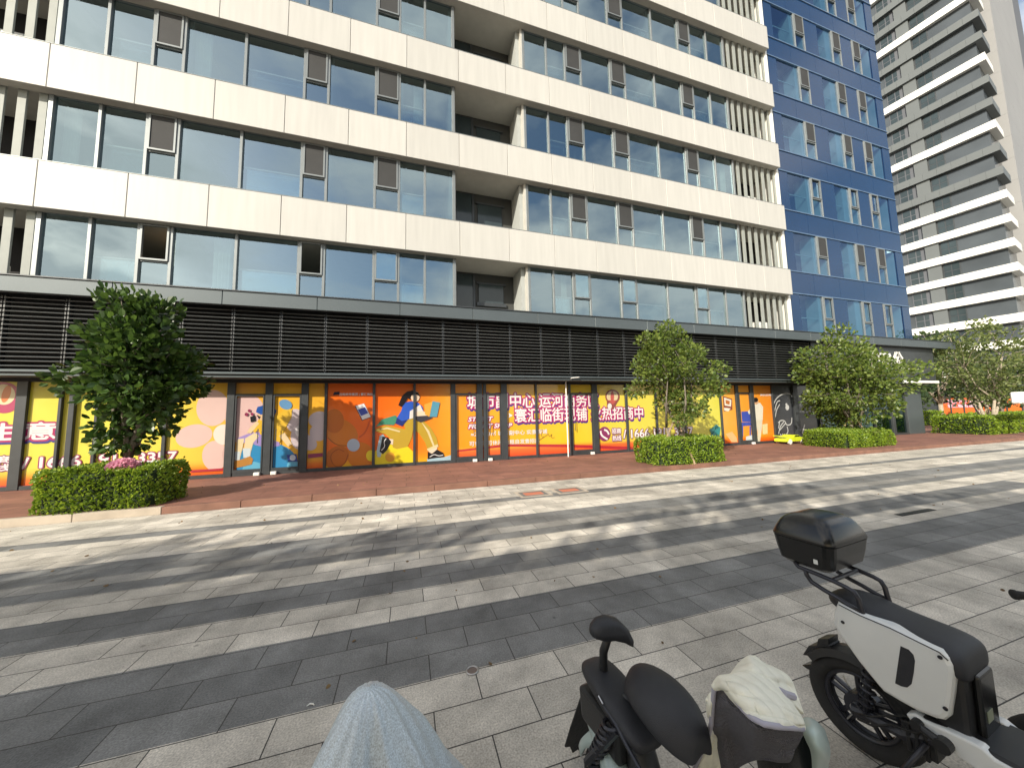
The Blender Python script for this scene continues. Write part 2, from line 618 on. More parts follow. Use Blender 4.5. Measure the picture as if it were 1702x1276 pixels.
def weave(m, kind, sc_, strength, dist, dirs=('X',)):
    t = m.node_tree
    p = t.nodes['Principled BSDF']
    tcn = t.nodes.new('ShaderNodeTexCoord')
    last = p.inputs['Normal'].links[0].from_socket if p.inputs['Normal'].links else None
    for dq in dirs:
        wv = t.nodes.new('ShaderNodeTexWave')
        wv.bands_direction = dq
        wv.inputs['Scale'].default_value = sc_
        wv.inputs['Distortion'].default_value = 1.5 if kind == 'quilt' else .2
        wv.inputs['Detail Scale'].default_value = .6
        t.links.new(tcn.outputs['Object'], wv.inputs['Vector'])
        pw = t.nodes.new('ShaderNodeMath')
        pw.operation = 'POWER'
        pw.inputs[1].default_value = .35 if kind == 'quilt' else 1
        t.links.new(wv.outputs['Fac'], pw.inputs[0])
        bp = t.nodes.new('ShaderNodeBump')
        bp.inputs['Strength'].default_value = strength
        bp.inputs['Distance'].default_value = dist
        t.links.new(pw.outputs[0], bp.inputs['Height'])
        if last is not None:
            t.links.new(last, bp.inputs['Normal'])
        last = bp.outputs[0]
    t.links.new(last, p.inputs['Normal'])


weave(M['quilt'], 'quilt', 8, .5, .010, ('X',))
weave(M['mesh'], 'mesh', 55, .6, .004, ('X', 'Z'))
M['piping'] = mat('lilac_piping', (.40, .39, .47), .7)
M['yellowcar'] = mat('toy_yellow', (.62, .72, .03), .3, coat=.5)
M['orangecover'] = mat('orange_cover', (.50, .17, .10), .7, var=.2)
M['sticker'] = mat('pale_sticker', (.7, .72, .7), .5)
M['lampglow'] = bpy.data.materials.new('lamp_glow')
M['lampglow'].use_nodes = True
_p = M['lampglow'].node_tree.nodes['Principled BSDF']
_p.inputs['Emission Color'].default_value = (1, .55, .2, 1)
_p.inputs['Emission Strength'].default_value = 1.5
_ink = {}


def ink(r, g, b, rough=.32):
    k = (r, g, b)
    if k not in _ink:
        _ink[k] = mat('printed_ink', lin(r, g, b), rough, var=.03, scale=3, coat=.5)
    return _ink[k]


rnd = random.Random(7)

# ------------------------------------------------------------------ setting
g = MB().add([(-400, -400, -.02), (500, -400, -.02), (500, 500, -.02), (-400, 500, -.02)], [(0, 1, 2, 3)]).build('ground', M['ground'])
tag(g, 'grey ground reaching to the horizon', kind='structure')
g = MB().box(-45, 70, -14, 7.875, -.016, 0).build('plaza_paving', M['paving'])
tag(g, 'striped light and dark stone paving of the plaza', kind='structure')
b = MB().box(-45, 62, 7.99, 14, -.01, .12)
b.box(27.4, 62, 14.001, 22, -.01, .119)
g = b.build('terrace', M['deck'])
tag(g, 'red brown paved terrace along the shopfront', kind='structure')
b = MB()
x = -45.0
while x < 62:
    L_ = 1.2
    b.cur = 0 if x < -4.9 else 1
    b.cbox(x + .004, x + L_ - .004, 7.878, 7.988, -.01, .126 + (.004 if x < -4.9 else 0), .006)
    x += L_
g = b.build('kerb', [M['kerb'], M['kerb_red']])
tag(g, 'kerb stones between terrace and plaza', kind='structure')

# ------------------------------------------------------------------ main building (white bands)
FP = 3.205
YW, YB = 11.35, 11.05
KS = YB / YW
ZT = lambda k: 8.22 + FP * k
ZB = lambda k: ZT(k) - 1.22
bld = thing('apartment_building', 'grey glazed apartment building with wide white panel bands above the shops', 'building', (4, 11.35, 0))
NF = 7
XL, XR = -13.0, 17.45
RX0, RX1 = 1.62, 4.14           # recess
for k in range(0, NF + 1):
    b = MB()
    j = -8
    while True:
        x0 = (-.05 + 1.8 * j) * KS
        x1 = x0 + 1.8 * KS
        if x1 > XR + .1: break
        b.cbox(x0 + .006, x1 - .006, YB, YB + .05, ZB(k), ZT(k), .008)
        j += 1
    b.build('white_band', M['panel'], bld)
    b = MB()
    b.box(XL, XR - .003, YB + .045, YB + .26, ZB(k) + .01, ZT(k) - .012)
    b.build('band_core', M['soffit'], bld)
    b = MB()
    b.box(XL, RX0, YB + .262, 14.5, ZB(k) + .06, ZT(k) - .30)
    b.box(RX1, XR - .01, YB + .262, 14.5, ZB(k) + .06, ZT(k) - .30)
    b.box(RX0 + .002, RX1 - .002, YB + .262, 14.498, ZB(k) + .03, ZT(k) - .32)
    b.build('floor_slab', M['soffit'], bld)
    b = MB().cbox(XL, XR, YB + .0, YB + .30, ZT(k) + .002, ZT(k) + .028, .006)
    b.build('band_cap', M['frame'], bld)
# end wall, roof, back
MB().box(XR - .003, XR + .13, 11.24, 14.6, 5.06, ZT(NF)).build('end_wall', M['white'], bld)
MB().box(XL, XR - .01, 14.5, 24, 3.0, ZT(NF) + .01).build('rear_wall', M['room'], bld)
b = MB().box(XL, RX0, 11.29, 14.499, 4.96, 5.13).box(RX1, XR - .01, 11.29, 14.499, 4.96, 5.13).box(RX0 + .002, RX1 - .002, 11.29, 14.497, 4.96, 5.10)
b.build('floor_slab', M['soffit'], bld)

LM = [-8.88, -7.9, -6.9, -6.2, -4.71, -3.13, -2.45, -1.03, -.28, .56, 1.54]
RM = [4.26, 5.23, 6.05, 6.77, 8.16, 8.9, 10.44, 11.91, 12.6, 13.61, 14.68]
L_OPEN, R_OPEN = [(2, 3), (5, 6), (7, 8)], [(2, 3), (4, 5), (7, 8)]
L_RAIL, R_RAIL = [1, 4, 8], [1, 5, 8]
FLOORS = [(5.14, ZB(0) + .06)] + [(ZT(k) + .02, ZB(k + 1) + .06) for k in range(0, NF - 1)]
for fi, (z0, z1) in enumerate(FLOORS):
    for side, (XS, OP, RA) in enumerate(((LM, L_OPEN, L_RAIL), (RM, R_OPEN, R_RAIL))):
        fr = MB()
        for i, x in enumerate(XS):
            wd = .05 if i in (0, len(XS) - 1) else .038
            fr.cbox(x - wd, x + wd, YW - .06, YW + .05, z0, z1, .006)
        fr.box(XS[0], XS[-1], YW - .035, YW + .045, z0 + .001, z0 + .05)
        fr.box(XS[0], XS[-1], YW - .035, YW + .045, z1 - .06, z1 - .001)
        strip = fr.build('window_strip', M['frame'], bld)
        ops = [a for a, _ in OP]
        zm = z0 + (z1 - z0) * .44
        for i in range(len(XS) - 1):
            xa, xb = XS[i] + .038, XS[i + 1] - .038
            if i in ops:
                lo = MB().pane(xa, xb, YW + .006, z0 + .05, zm - .03)
                lo.build('lower_pane', M['glass'], strip)
                s = MB()
                jig = rnd.random()
                hung = fi == 0 and side == 0 and i in (2, 5)
                y0 = YW - .085
                a, bq = zm + .01, z1 - .07
                t = .045
                s.box(xa, xa + t, y0, y0 + .07, a, bq).box(xb - t, xb, y0, y0 + .07, a, bq)
                s.box(xa + t, xb - t, y0, y0 + .07, a, a + t).box(xa + t, xb - t, y0, y0 + .07, bq - t, bq)
                s.box(xa, xb, YW - .03, YW + .03, zm - .03, zm + .008)
                if not hung:
                    s.cur = 1
                    s.box(xa + t, xb - t, y0 + .02, y0 + .03, a + t, bq - t)
                s.build('casement', [M['frame'], M['screen'] if not (fi == 0) else M['glass']], strip)
            else:
                MB().pane(xa, xb, YW + .006, z0 + .05, z1 - .06).build('window_pane', M['glass'], strip)
                if i in RA:
                    zr = z0 + (z1 - z0) * .46
                    rl = MB().box(xa + .02, xb - .02, YW + .10, YW + .15, zr - .02, zr + .02)
                    rl.cur = 1
                    rl.pane(xa + .02, xb - .02, YW + .126, z0 + .05, zr - .03)
                    rl.build('guard_rail', [M['white'], M['glass']], strip)
                if rnd.random() < .14:
                    c = MB()
                    n_ = 14
                    x0c = xa + (xb - xa) * rnd.choice((0, 0, .55))
                    wc = (xb - xa) * rnd.uniform(.3, .45)
                    pts = [(x0c + wc * q / n_, YW + .28 + .03 * math.sin(q * 2.3)) for q in range(n_ + 1)]
                    c.add([(x, y, z) for x, y in pts for z in (z0 + .05, z1 - .05)], [(2 * q, 2 * q + 2, 2 * q + 3, 2 * q + 1) for q in range(n_)])
                    c.build('curtain', M['curtain'], strip, smooth=True)
    # rooms behind
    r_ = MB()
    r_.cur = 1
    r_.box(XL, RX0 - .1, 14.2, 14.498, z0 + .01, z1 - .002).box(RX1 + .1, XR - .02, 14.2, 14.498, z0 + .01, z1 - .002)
    r_.cur = 0
    for x in (-8.95, -6.2, -2.45, -.28, RX0 - .22):
        r_.box(x, x + .1, YW + .10, 14.19, z0 + .011, z1 - .001)
    for x in (RX1 + .0, 6.77, 10.33, 13.55):
        r_.box(x + (0 if x > 5 else -.14), x + .1, YW + .10, 14.19, z0 + .011, z1 - .001)
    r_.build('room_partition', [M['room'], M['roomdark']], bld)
    # recessed balcony
    b = MB()
    b.box(RX0 - .11, RX0, 11.42, 12.4, z0 - .3, z1 + .02)
    b.box(RX1 - .14 + .14, RX1 + .1, 11.30, YW + .098, z0 - .3, z1 + .02)
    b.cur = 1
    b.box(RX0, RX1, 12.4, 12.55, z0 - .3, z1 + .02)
    b.cur = 2
    b.box(RX0 + .15, RX0 + .75, 12.36, 12.4, z0, z1 - .12)
    b.box(RX0 + .98, RX0 + 1.95, 12.36, 12.4, z0 + .75, z1 - .45)
    b.cur = 3
    b.box(RX0 + .06, RX0 + .14, 12.34, 12.4, z0, z1 - .1).box(RX0 + .76, RX0 + .84, 12.34, 12.4, z0, z1 - .1)
    b.box(RX0 + .9, RX0 + 2.05, 12.32, 12.4, z0 + .62, z0 + .75).box(RX0 + .9, RX0 + 2.05, 12.33, 12.4, z1 - .45, z1 - .38)
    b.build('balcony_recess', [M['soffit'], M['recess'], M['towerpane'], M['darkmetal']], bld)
    # upright fins at both ends
    for xa, xb in ((-12.9, -8.95), (14.78, 17.44)):
        b = MB()
        x = xa + .16
        while x < xb - .1:
            b.cbox(x, x + .17, YW - .02, YW + .03, z0, z1, .004)
            x += .40
        b.cur = 1
        b.box(xa, xb, YW + 1.2, YW + 1.25, z0, z1)
        b.cur = 0
        b.box(xa, xb, YW - .01, YW + .02, z0 + .001, z0 + .05)
        b.build('fin_screen', [M['fin'], M['black']], bld)
        if fi % 2 == 0:
            xm = xb - 1.25
            u = MB().cbox(xm - .38, xm + .38, YW + .3, YW + .62, z0 + .06, z0 + .62, .02)
            u.tube([(xm - .1, YW + .27, z0 + .34), (xm - .1, YW + .301, z0 + .34)], .22, 18)
            u.build('air_conditioner', M['white'], bld)
b = MB().ellip((-6.55, 12.2, 6.35), (Vector((.16, 0, 0)), Vector((0, .16, 0)), Vector((0, 0, .07))), 14, 8)
b.build('ceiling_lamp', M['lampglow'], bld, smooth=True)

# ------------------------------------------------------------------ blue glass block
blue = thing('blue_glass_building', 'dark blue curtain wall block joined to the right end of the white banded building', 'building', (22.5, 11.35, 0))
BX0, BX1 = XR + .135, 27.15
GR = [(18.35, 20.72, 19.72, 19.98), (21.85, 23.72, 22.52, 23.02), (24.8, 26.5, None, None)]
BF = [(5.06, 7.22)] + [(8.34 + 3.165 * k, 10.4 + 3.165 * k) for k in range(0, 8)]
wl = MB()
tr = MB()
zprev = 5.05
for fi, (z0, z1) in enumerate(BF):
    # spandrel panels below this floor, 1.7 m wide
    if z0 > zprev + .02:
        x = BX0
        while x < BX1 - .1:
            xe = min(x + 1.92, BX1)
            wl.box(x + .006, xe - .006, YW - .02, YW + .05, zprev + .012, z0 - .012)
            x = xe
    xs = BX0
    for (a, b2, _, _) in GR:
        wl.box(xs + .005, a - .005, YW - .02, YW + .05, z0 + .012, z1 - .012)
        xs = b2
    wl.box(xs + .005, BX1, YW - .02, YW + .05, z0 + .012, z1 - .012)
    for z in (z0, z1):
        tr.box(BX0, BX1 + .02, YW - .055, YW + .04, z - .035, z + .01)
    zprev = z1
wl.box(BX0, BX1, YW + .6, YW + 14, 5.05, 34.5)
wl.build('curtain_wall', M['bluepanel'], blue)
tr.build('trim_line', M['blueline'], blue)
for fi, (z0, z1) in enumerate(BF):
    for gi, (a, b2, r0, r1) in enumerate(GR):
        zm = z0 + (z1 - z0) * .45
        f = MB()
        if gi < 2:
            sx0 = r1 + .0
            sx1 = b2
        else:
            sx0, sx1 = a, a + .68
        f.cbox(sx0 - .03, sx0 + .03, YW - .05, YW + .04, z0 + .012, z1 - .037, .005)
        f.cbox(sx1 - .03, sx1 + .03, YW - .05, YW + .04, z0 + .012, z1 - .037, .005)
        f.box(sx0 + .03, sx1 - .03, YW - .045, YW + .04, zm - .03, zm + .02)
        wn = f.build('window', M['frame'], blue)
        MB().pane(a, b2, YW + .008, z0 + .012, z1 - .012).build('window_pane', M['glassblue'], wn)
        s = MB()
        y0 = YW - .075
        c0, c1, d0, d1 = sx0 + .03, sx1 - .03, zm + .03, z1 - .05
        t = .045
        s.box(c0, c0 + t, y0, y0 + .07, d0, d1).box(c1 - t, c1, y0, y0 + .07, d0, d1)
        s.box(c0 + t, c1 - t, y0, y0 + .07, d0, d0 + t).box(c0 + t, c1 - t, y0, y0 + .07, d1 - t, d1)
        if fi not in (0, 2):
            s.cur = 1
            s.box(c0 + t, c1 - t, y0 + .02, y0 + .03, d0 + t, d1 - t)
        s.build('casement', [M['frame'], M['screen']], wn)
        # reveals and room
        rm = MB()
        if gi < 2:
            rm.box(r0 + .02, r1 - .02, YW + .05, YW + .6, z0 + .012, z1 - .012)
            rm.box(b2 - .04, b2 + .05, YW + .055, YW + .6, z0 + .012, z1 - .012)
            if fi != 0 or gi == 0:
                zr = z0 + (z1 - z0) * .45
                rm.box(a + .02, r0, YW + .08, YW + .11, zr, zr + .04)
        else:
            rm.box(b2 - .06, b2 + .05, YW + .055, YW + .6, z0 + .012, z1 - .012)
            rm.box(sx1 + .0, sx1 + .07, YW + .055, YW + .35, z0 + .012, zm)
        rm.box(a, b2, YW + .055, YW + .59, z0 + .0, z0 + .012)
        rm.build('window_reveal', M['white'], wn)

# ------------------------------------------------------------------ podium with louvres and shopfront
pod = thing('shop_podium', 'low dark shop podium with slatted louvres under the grey fascia', 'building', (8, 11.35, .12))
b = MB()
x = -13.4
while x < 28.8:
    xe = min(x + 2.2, 28.85)
    b.cbox(x + .004, xe - .004, 10.45, 10.6, 4.66, 5.03, .008)
    x = xe
b.build('fascia', M['fascia'], pod)
b = MB().box(-13.4, 28.84, 10.602, 11.28, 4.90, 5.02)
b.box(27.2, 28.83, 11.281, 14.5, 4.90, 5.0)
b.build('canopy_roof', M['darkmetal'], pod)
MB().box(-13.4, 28.85, 10.42, 10.62, 5.034, 5.06).build('fascia_cap', M['darkmetal'], pod)
MB().box(-13.4, 27.2, 11.20, 11.3, 2.70, 4.898).build('louvre_back', M['black'], pod)
MB().box(17.8, 27.2, 10.72, 10.80, 2.99, 4.899).build('cladding', M['darkmetal'], pod)
b = MB()
b.box(27.2, 27.30, 10.72, 13.9, 2.80, 4.895)
b.build('cladding_side', M['darkmetal'], pod)
b = MB().cbox(-13.4, 27.2, 10.66, 10.82, 2.86, 2.925, .008).cbox(-13.4, 27.2, 10.72, 11.2, 2.775, 2.852, .008)
b.build('ledge', M['fascia'], pod)
MB().box(24.2, 27.25, 10.60, 10.655, 2.80, 2.93).build('white_edge_strip', M['white'], pod)
NB = 16
for k in range(-12, 16):
    x0, x1 = -.02 + 1.105 * k, -.02 + 1.105 * (k + 1)
    b = MB()
    for q in range(NB):
        z = 2.99 + q * .1055
        # tilted blade, front edge rounded
        pr = [(x0 + .045, 10.70, z), (x0 + .045, 10.69, z + .014), (x0 + .045, 10.705, z + .030), (x0 + .045, 10.81, z + .052), (x0 + .045, 10.81, z + .038)]
        dz = rnd.uniform(-.004, .004)
        b.prism([(p[0], p[1], p[2] + dz) for p in pr], (x1 - x0 - .09, 0, 0))
    b.cur = 1
    for q in range(NB):
        z = 2.99 + q * .1055
        b.box(x0 + .012, x0 + .04, 10.70, 10.80, z - .01, z + .05)
        b.box(x1 - .04, x1 - .012, 10.70, 10.80, z - .01, z + .05)
    b.cur = 2
    b.box(x0 - .011, x0 + .011, 10.74, 10.86, 2.926, 4.66)
    b.build('louvre_panel', [M['blade'], M['clip'], M['darkmetal']], pod)
# shopfront posts: (x, half width, front y)
POSTS = [(-11.9, .1, 11.265), (-10.4, .038, 11.275), (-8.84, .10, 11.275), (-8.14, .03, 11.27), (-7.92, .055, 11.265), (-7.45, .03, 11.27), (-6.07, .04, 11.275), (-4.64, .09, 11.265), (-3.74, .09, 11.265), (-2.84, .09, 11.265),
         (-2.29, .036, 11.275), (-.96, .038, 11.275), (.24, .038, 11.275), (1.46, .08, 11.27), (2.35, .09, 11.265), (2.53, .05, 11.27), (3.2, .11, 11.265), (4.39, .036, 11.275), (5.7, .05, 11.27),
         (6.74, .11, 11.265), (8.12, .038, 11.275), (9.5, .038, 11.275), (10.9, .038, 11.275), (12.84, .038, 11.275), (13.78, .08, 11.27), (14.64, .10, 11.265), (15.9, .038, 11.275), (17.35, .14, 11.265), (18.93, .09, 11.27),
         (20.3, .038, 11.275), (21.7, .038, 11.275), (23.0, .038, 11.275), (24.48, .11, 11.265), (25.66, .04, 11.275)]
for (x, hw, yf) in POSTS:
    MB().cbox(x - hw, x + hw, yf, 11.42, .125, 2.76, .006).build('mullion', M['darkmetal'], pod)
hd_ = MB()
b = MB()
for (xa, ha, _), (xb, hb, _) in zip(POSTS[:-1], POSTS[1:]):
    b.box(xa + ha, xb - hb, 11.29, 11.41, .124, .215)
    hd_.box(xa + ha, xb - hb, 11.31, 11.41, 2.69, 2.76)
b.build('sill', M['darkmetal'], pod)
hd_.build('head_rail', M['darkmetal'], pod)
for (xa, xb) in ((-4.54, -3.85), (-3.63, -2.94), (1.55, 2.25), (2.59, 3.08), (5.76, 6.62), (13.87, 14.53)):
    d = MB()
    t = .032
    d.box(xa, xa + t, 11.28, 11.336, .216, 2.38).box(xb - t, xb, 11.28, 11.336, .216, 2.38)
    d.box(xa + t, xb - t, 11.28, 11.336, .216, .30).box(xa + t, xb - t, 11.28, 11.336, 2.32, 2.38)
    dd = d.build('door', M['darkmetal'], pod)
    h = MB()
    xh = xb - .11 if xa in (-4.54, 1.55, 13.87) else xa + .11
    h.tube([(xh, 11.245, 1.0), (xh, 11.245, 1.4)], .011, 8)
    h.tube([(xh, 11.245, 1.05), (xh, 11.279, 1.05)], .008, 6).tube([(xh, 11.245, 1.35), (xh, 11.279, 1.35)], .008, 6)
    h.build('handle', M['clip'], dd)
    xq = xb - .09 if xa in (-4.54, 1.55, 5.76, 13.87) else xa + .09
    MB().cbox(xq - .07, xq + .07, 11.19, 11.278, .122, .21, .01).build('floor_hinge', M['white'], dd)
# end pier and display glass at the right
MB().cbox(25.72, 27.1, 11.28, 11.6, .122, 2.74, .01).build('end_pier', M['fascia'], pod)
MB().box(25.72, 27.12, 11.601, 13.9, .122, 4.88).build('side_wall', M['darkmetal'], pod)
b = MB()
for xa, xb in ((17.5, 18.83), (19.03, 20.24), (20.36, 21.64), (21.76, 22.94), (23.06, 24.36), (24.6, 25.61)):
    b.pane(xa, xb, 11.35, .216, 2.6)
b.build('display_glass', glass_mat('teal_glass', (.25, .5, .5), refl=(.5, .7, .7), base=.18, top=.7), pod)
b = MB().box(17.5, 25.7, 12.6, 12.7, .13, 2.7)
b.cur = 1
rr = random.Random(5)
for q in range(26):
    x = rr.uniform(17.7, 25.3)
    wq = rr.uniform(.05, .25)
    b.box(x, x + wq, 12.2 + .01 * q, 12.205 + .01 * q, rr.uniform(.3, .9), rr.uniform(1.0, 2.1))
b.build('display_interior', [mat('display_teal', (.03, .09, .09), .7, var=.3, scale=1), M['curtain']], pod)
# backing so that no light leaks in behind the films
MB().box(-13.4, 17.4, 11.43, 11.5, .122, 2.70).build('shop_back', M['black'], pod)

# ------------------------------------------------------------------ window films
YP = 11.343


class Art:
    """a poster film; layers step 1.5 mm towards the street"""
    def __init__(s, name, label, x0, x1, m, z0=.20, z1=2.70):
        s.n = 0
        s.root = thing(name, label, 'poster', (0, YP, 0), 'advertising films on the shop windows')
        MB().add([(x0, YP, z0), (x1, YP, z0), (x1, YP, z1), (x0, YP, z1)], [(0, 1, 2, 3)]).build('film', m, s.root)
        s.x0, s.x1, s.z0, s.z1 = x0, x1, z0, z1

    def y(s):
        s.n += 1
        return YP - .0007 * s.n

    def px(s, name, rgb, shapes):
        """shapes: list of pixel polygons or ('e', cx, cy, rx, ry, rot)"""
        o = None
        for sh in shapes:
            b = MB()
            y = s.y()
            if sh[0] == 'e':
                _, cx, cy, rx, ry, ro = sh
                c = math.cos(R(ro)); q = math.sin(R(ro))
                pts = []
                for i in range(36):
                    a = -2 * math.pi * i / 36
                    u, v = rx * math.cos(a), ry * math.sin(a)
                    pts.append((cx + u * c - v * q, cy + u * q + v * c))
            else:
                pts = sh
            P = [at(p[0], p[1], y) for p in pts]
            P = [Vector((min(max(p.x, s.x0), s.x1), y, min(max(p.z, s.z0), s.z1))) for p in P]
            o = b.add(P, [tuple(range(len(P)))]).build(name, ink(*rgb), s.root)
        return o

    def stroke(s, name, rgb, lines, wpx):
        o = None
        for ln in lines:
            b = MB()
            y = s.y()
            P = [at(p[0], p[1], y) for p in ln]
            # smooth by midpoint subdivision
            for _ in range(2):
                Q = [P[0]]
                for a, c in zip(P[:-1], P[1:]):
                    Q += [a * .75 + c * .25, a * .25 + c * .75]
                P = Q + [P[-1]]
            hw = wpx * .5
            L_, R_ = [], []
            for i, p in enumerate(P):
                t = (P[min(i + 1, len(P) - 1)] - P[max(i - 1, 0)])
                t.y = 0
                t = t.normalized() if t.length > 0 else Vector((1, 0, 0))
                nn = Vector((-t.z, 0, t.x))
                L_.append(p + nn * hw)
                R_.append(p - nn * hw)
            n = len(P)
            o = b.add(L_ + R_, [(i, i + 1, n + i + 1, n + i) for i in range(n - 1)]).build(name, ink(*rgb), s.root)
        return o

    def text(s, body, x, z, size, rgb=(255, 250, 250), width=None, outline=None, drop=None, bold=.008, shear=0.0, pad=.05):
        vs, fs = text_mesh(body, size, 0.0, 1.0, shear)
        w_ = max(v.x for v in vs)
        k = width / w_ if width else 1

        def stamp(name, colour, rad, n, dx=0, dz=0):
            b = MB()
            y0 = s.y()
            offs = [(0, 0)] if rad <= 0 else [(rad * math.cos(2 * math.pi * i / n), rad * math.sin(2 * math.pi * i / n)) for i in range(n)]
            for i, (ox, oz) in enumerate(offs):
                b.add([(x + v.x * k + dx + ox, y0 - .00005 * i, z + v.y + dz + oz) for v in vs], fs)
            b.build(name, ink(*colour), s.root)
        if outline:
            if drop:
                stamp('lettering_shadow', drop, pad, 10, .015, -.055)
            stamp('lettering_outline', outline, pad, 12)
            stamp('lettering_outline', outline, pad * .5, 8)
        stamp('lettering', rgb, bold, 4)


def C(ox, oy, sc_):
    return lambda x, y: (ox + x / sc_, oy + y / sc_)


k5, k6, k7, k8, kb, kt = C(0, 440, 2.9), C(380, 480, 3.645), C(740, 500, 3.546), C(1180, 500, 3.26), C(760, 620, 5.006), C(1240, 680, 10.64)
MAG, BLU = (190, 40, 110), (60, 60, 150)
bottom = [(.2, lin(240, 90, 20)), (.36, lin(245, 130, 30)), (.62, (*lin(255, 190, 40)[:3], 0)), (2.7, (*lin(255, 220, 60)[:3], 0))]
for q in (0, 1):
    pass
# film 1: yellow, telephone number, pink flower
A = Art('window_poster', 'yellow poster with a phone number behind the leftmost tree', -12.9, -4.72,
        print_mat('yellow_print', [(-12.9, lin(250, 225, 70)), (-8.6, lin(244, 234, 84)), (-6.6, lin(250, 240, 90)), (-4.7, lin(252, 200, 70))], bottom))
pet = lambda f, cx, cy, rr_, n, a0, el=.62: [('e', *f(cx + math.cos(R(a0 + i * 360 / n)) * rr_, cy + math.sin(R(a0 + i * 360 / n)) * rr_), rr_ * .62 / f.__defaults__[0] if f.__defaults__ else 0, 0, 0) for i in range(n)]
A.px('flower', (238, 205, 198), [('e', *k5(1025, 690), 27, 30, 10), ('e', *k5(935, 825), 31, 19, -12), ('e', *k5(1035, 920), 21, 25, 0)])
A.px('flower', (228, 190, 185), [('e', *k5(1160, 735), 26, 30, 0), ('e', *k5(1140, 915), 24, 22, 0)])
A.px('flower_centre', (250, 236, 226), [('e', *k5(1080, 818), 18, 17, 0)])
A.px('parachute', MAG, [('e', *k5(15, 640), 31, 26, 0)])
A.px('parachute', (245, 230, 190), [('e', *k5(18, 625), 19, 17, 0)])
A.px('parachute', (225, 120, 60), [('e', *k5(30, 622), 7, 15, 20)])
A.text('好生意', -10.15, 1.33, .44, width=1.95, outline=MAG, drop=BLU, bold=.012, pad=.055)
A.text('招商', -9.55, .79, .17, width=.62, outline=(150, 60, 110), bold=.006, pad=.03)
A.text('热线', -9.55, .60, .17, width=.62, outline=(150, 60, 110), bold=.006, pad=.03)
A.text('/ 1666 1911 3357', -8.75, .62, .36, width=2.95, outline=(170, 60, 110), bold=.010, pad=.035)
A.px('stripe', (190, 50, 70), [[k5(0, 1085), k5(160, 1078), k5(160, 1062), k5(0, 1066)], [k5(920, 990), k5(1100, 978), k5(1100, 990), k5(920, 1000)]])

# film 2: kid with camera on a blue ball
A = Art('window_poster', 'orange poster of a cap wearing kid sitting on a blue ball', -4.56, -2.34,
        print_mat('orange_print_a', [(-4.56, lin(250, 185, 90)), (-3.6, lin(252, 190, 50)), (-2.34, lin(250, 185, 50))], bottom))
A.px('flower', (236, 200, 196), [('e', *k6(110, 770), 30, 36, 15), ('e', *k6(60, 850), 18, 22, 0)])
A.px('flower', (214, 200, 206), [('e', *k6(405, 800), 16, 20, 0), ('e', *k6(430, 900), 15, 20, 0), ('e', *k6(545, 790), 17, 13, -15), ('e', *k6(545, 870), 15, 14, 0), ('e', *k6(480, 930), 16, 12, 30)])
A.px('flower_centre', (240, 236, 238), [('e', *k6(437, 860), 10, 10, 0)])
A.px('blue_ball', (58, 150, 205), [('e', *k6(230, 1060), 52, 36, 0)])
A.px('blue_ball', (110, 190, 225), [('e', *k6(150, 1090), 18, 12, 0), ('e', *k6(400, 1070), 13, 9, 0)])
A.px('orange_base', (240, 150, 70), [[k6(60, 1125), k6(130, 1105), k6(230, 1120), k6(230, 1138), k6(40, 1140)], [k6(360, 1110), k6(400, 1085), k6(437, 1075), k6(437, 1112)]])
A.px('trousers', (170, 150, 215), [[k6(50, 905), k6(110, 880), k6(190, 865), k6(300, 880), k6(310, 950), k6(240, 965), k6(160, 945), k6(130, 925), k6(60, 940)]])
A.px('leg', (240, 222, 180), [[k6(52, 910), k6(95, 905), k6(85, 960), k6(70, 1020), k6(66, 1050), k6(40, 1050), k6(44, 980)], [k6(100, 905), k6(160, 870), k6(185, 890), k6(150, 930), k6(135, 985), k6(130, 1020), k6(88, 1020), k6(96, 950)]])
A.px('sock', (215, 228, 235), [[k6(38, 985), k6(70, 985), k6(66, 1042), k6(38, 1042)], [k6(85, 965), k6(132, 965), k6(132, 1022), k6(90, 1022)]])
A.px('shoe', (196, 140, 70), [[k6(35, 1040), k6(70, 1035), k6(130, 1012), k6(148, 1030), k6(140, 1062), k6(90, 1075), k6(40, 1085), k6(34, 1070)]])
A.px('shirt', (240, 196, 60), [[k6(180, 790), k6(290, 770), k6(350, 720), k6(385, 730), k6(380, 780), k6(345, 840), k6(325, 880), k6(310, 930), k6(270, 915), k6(190, 880), k6(175, 830)], [k6(135, 850), k6(180, 795), k6(200, 830), k6(160, 872)]])
A.px('arm', (240, 215, 170), [[k6(130, 840), k6(170, 800), k6(185, 815), k6(135, 875), k6(110, 870)], [k6(305, 890), k6(340, 870), k6(385, 940), k6(360, 955)]])
A.px('bird', (110, 160, 205), [('e', *k6(345, 700), 11, 8, 20)])
A.px('face', (236, 200, 160), [('e', *k6(205, 768), 8, 8, 0)])
A.px('cap', (38, 90, 175), [[k6(165, 745), k6(175, 715), k6(210, 705), k6(265, 712), k6(290, 735), k6(280, 765), k6(230, 752), k6(195, 762)]])
A.px('camera', (30, 32, 40), [[k6(130, 775), k6(160, 765), k6(164, 800), k6(134, 808)], [k6(168, 762), k6(195, 775), k6(185, 790)]])
A.px('toy_camera', (40, 70, 160), [[k6(352, 1005), k6(410, 1000), k6(418, 1045), k6(360, 1045)]])
A.px('toy_camera', (210, 220, 235), [('e', *k6(388, 1022), 5, 5, 0)])
A.px('hearts', (150, 50, 90), [('e', *k6(125, 738), 2.5, 2.5, 0), ('e', *k6(108, 760), 3, 3, 0), ('e', *k6(142, 758), 2.5, 2.5, 0)])
A.px('stripe', (150, 40, 90), [[k6(480, 1000), k6(578, 992), k6(578, 1015), k6(480, 1025)]])

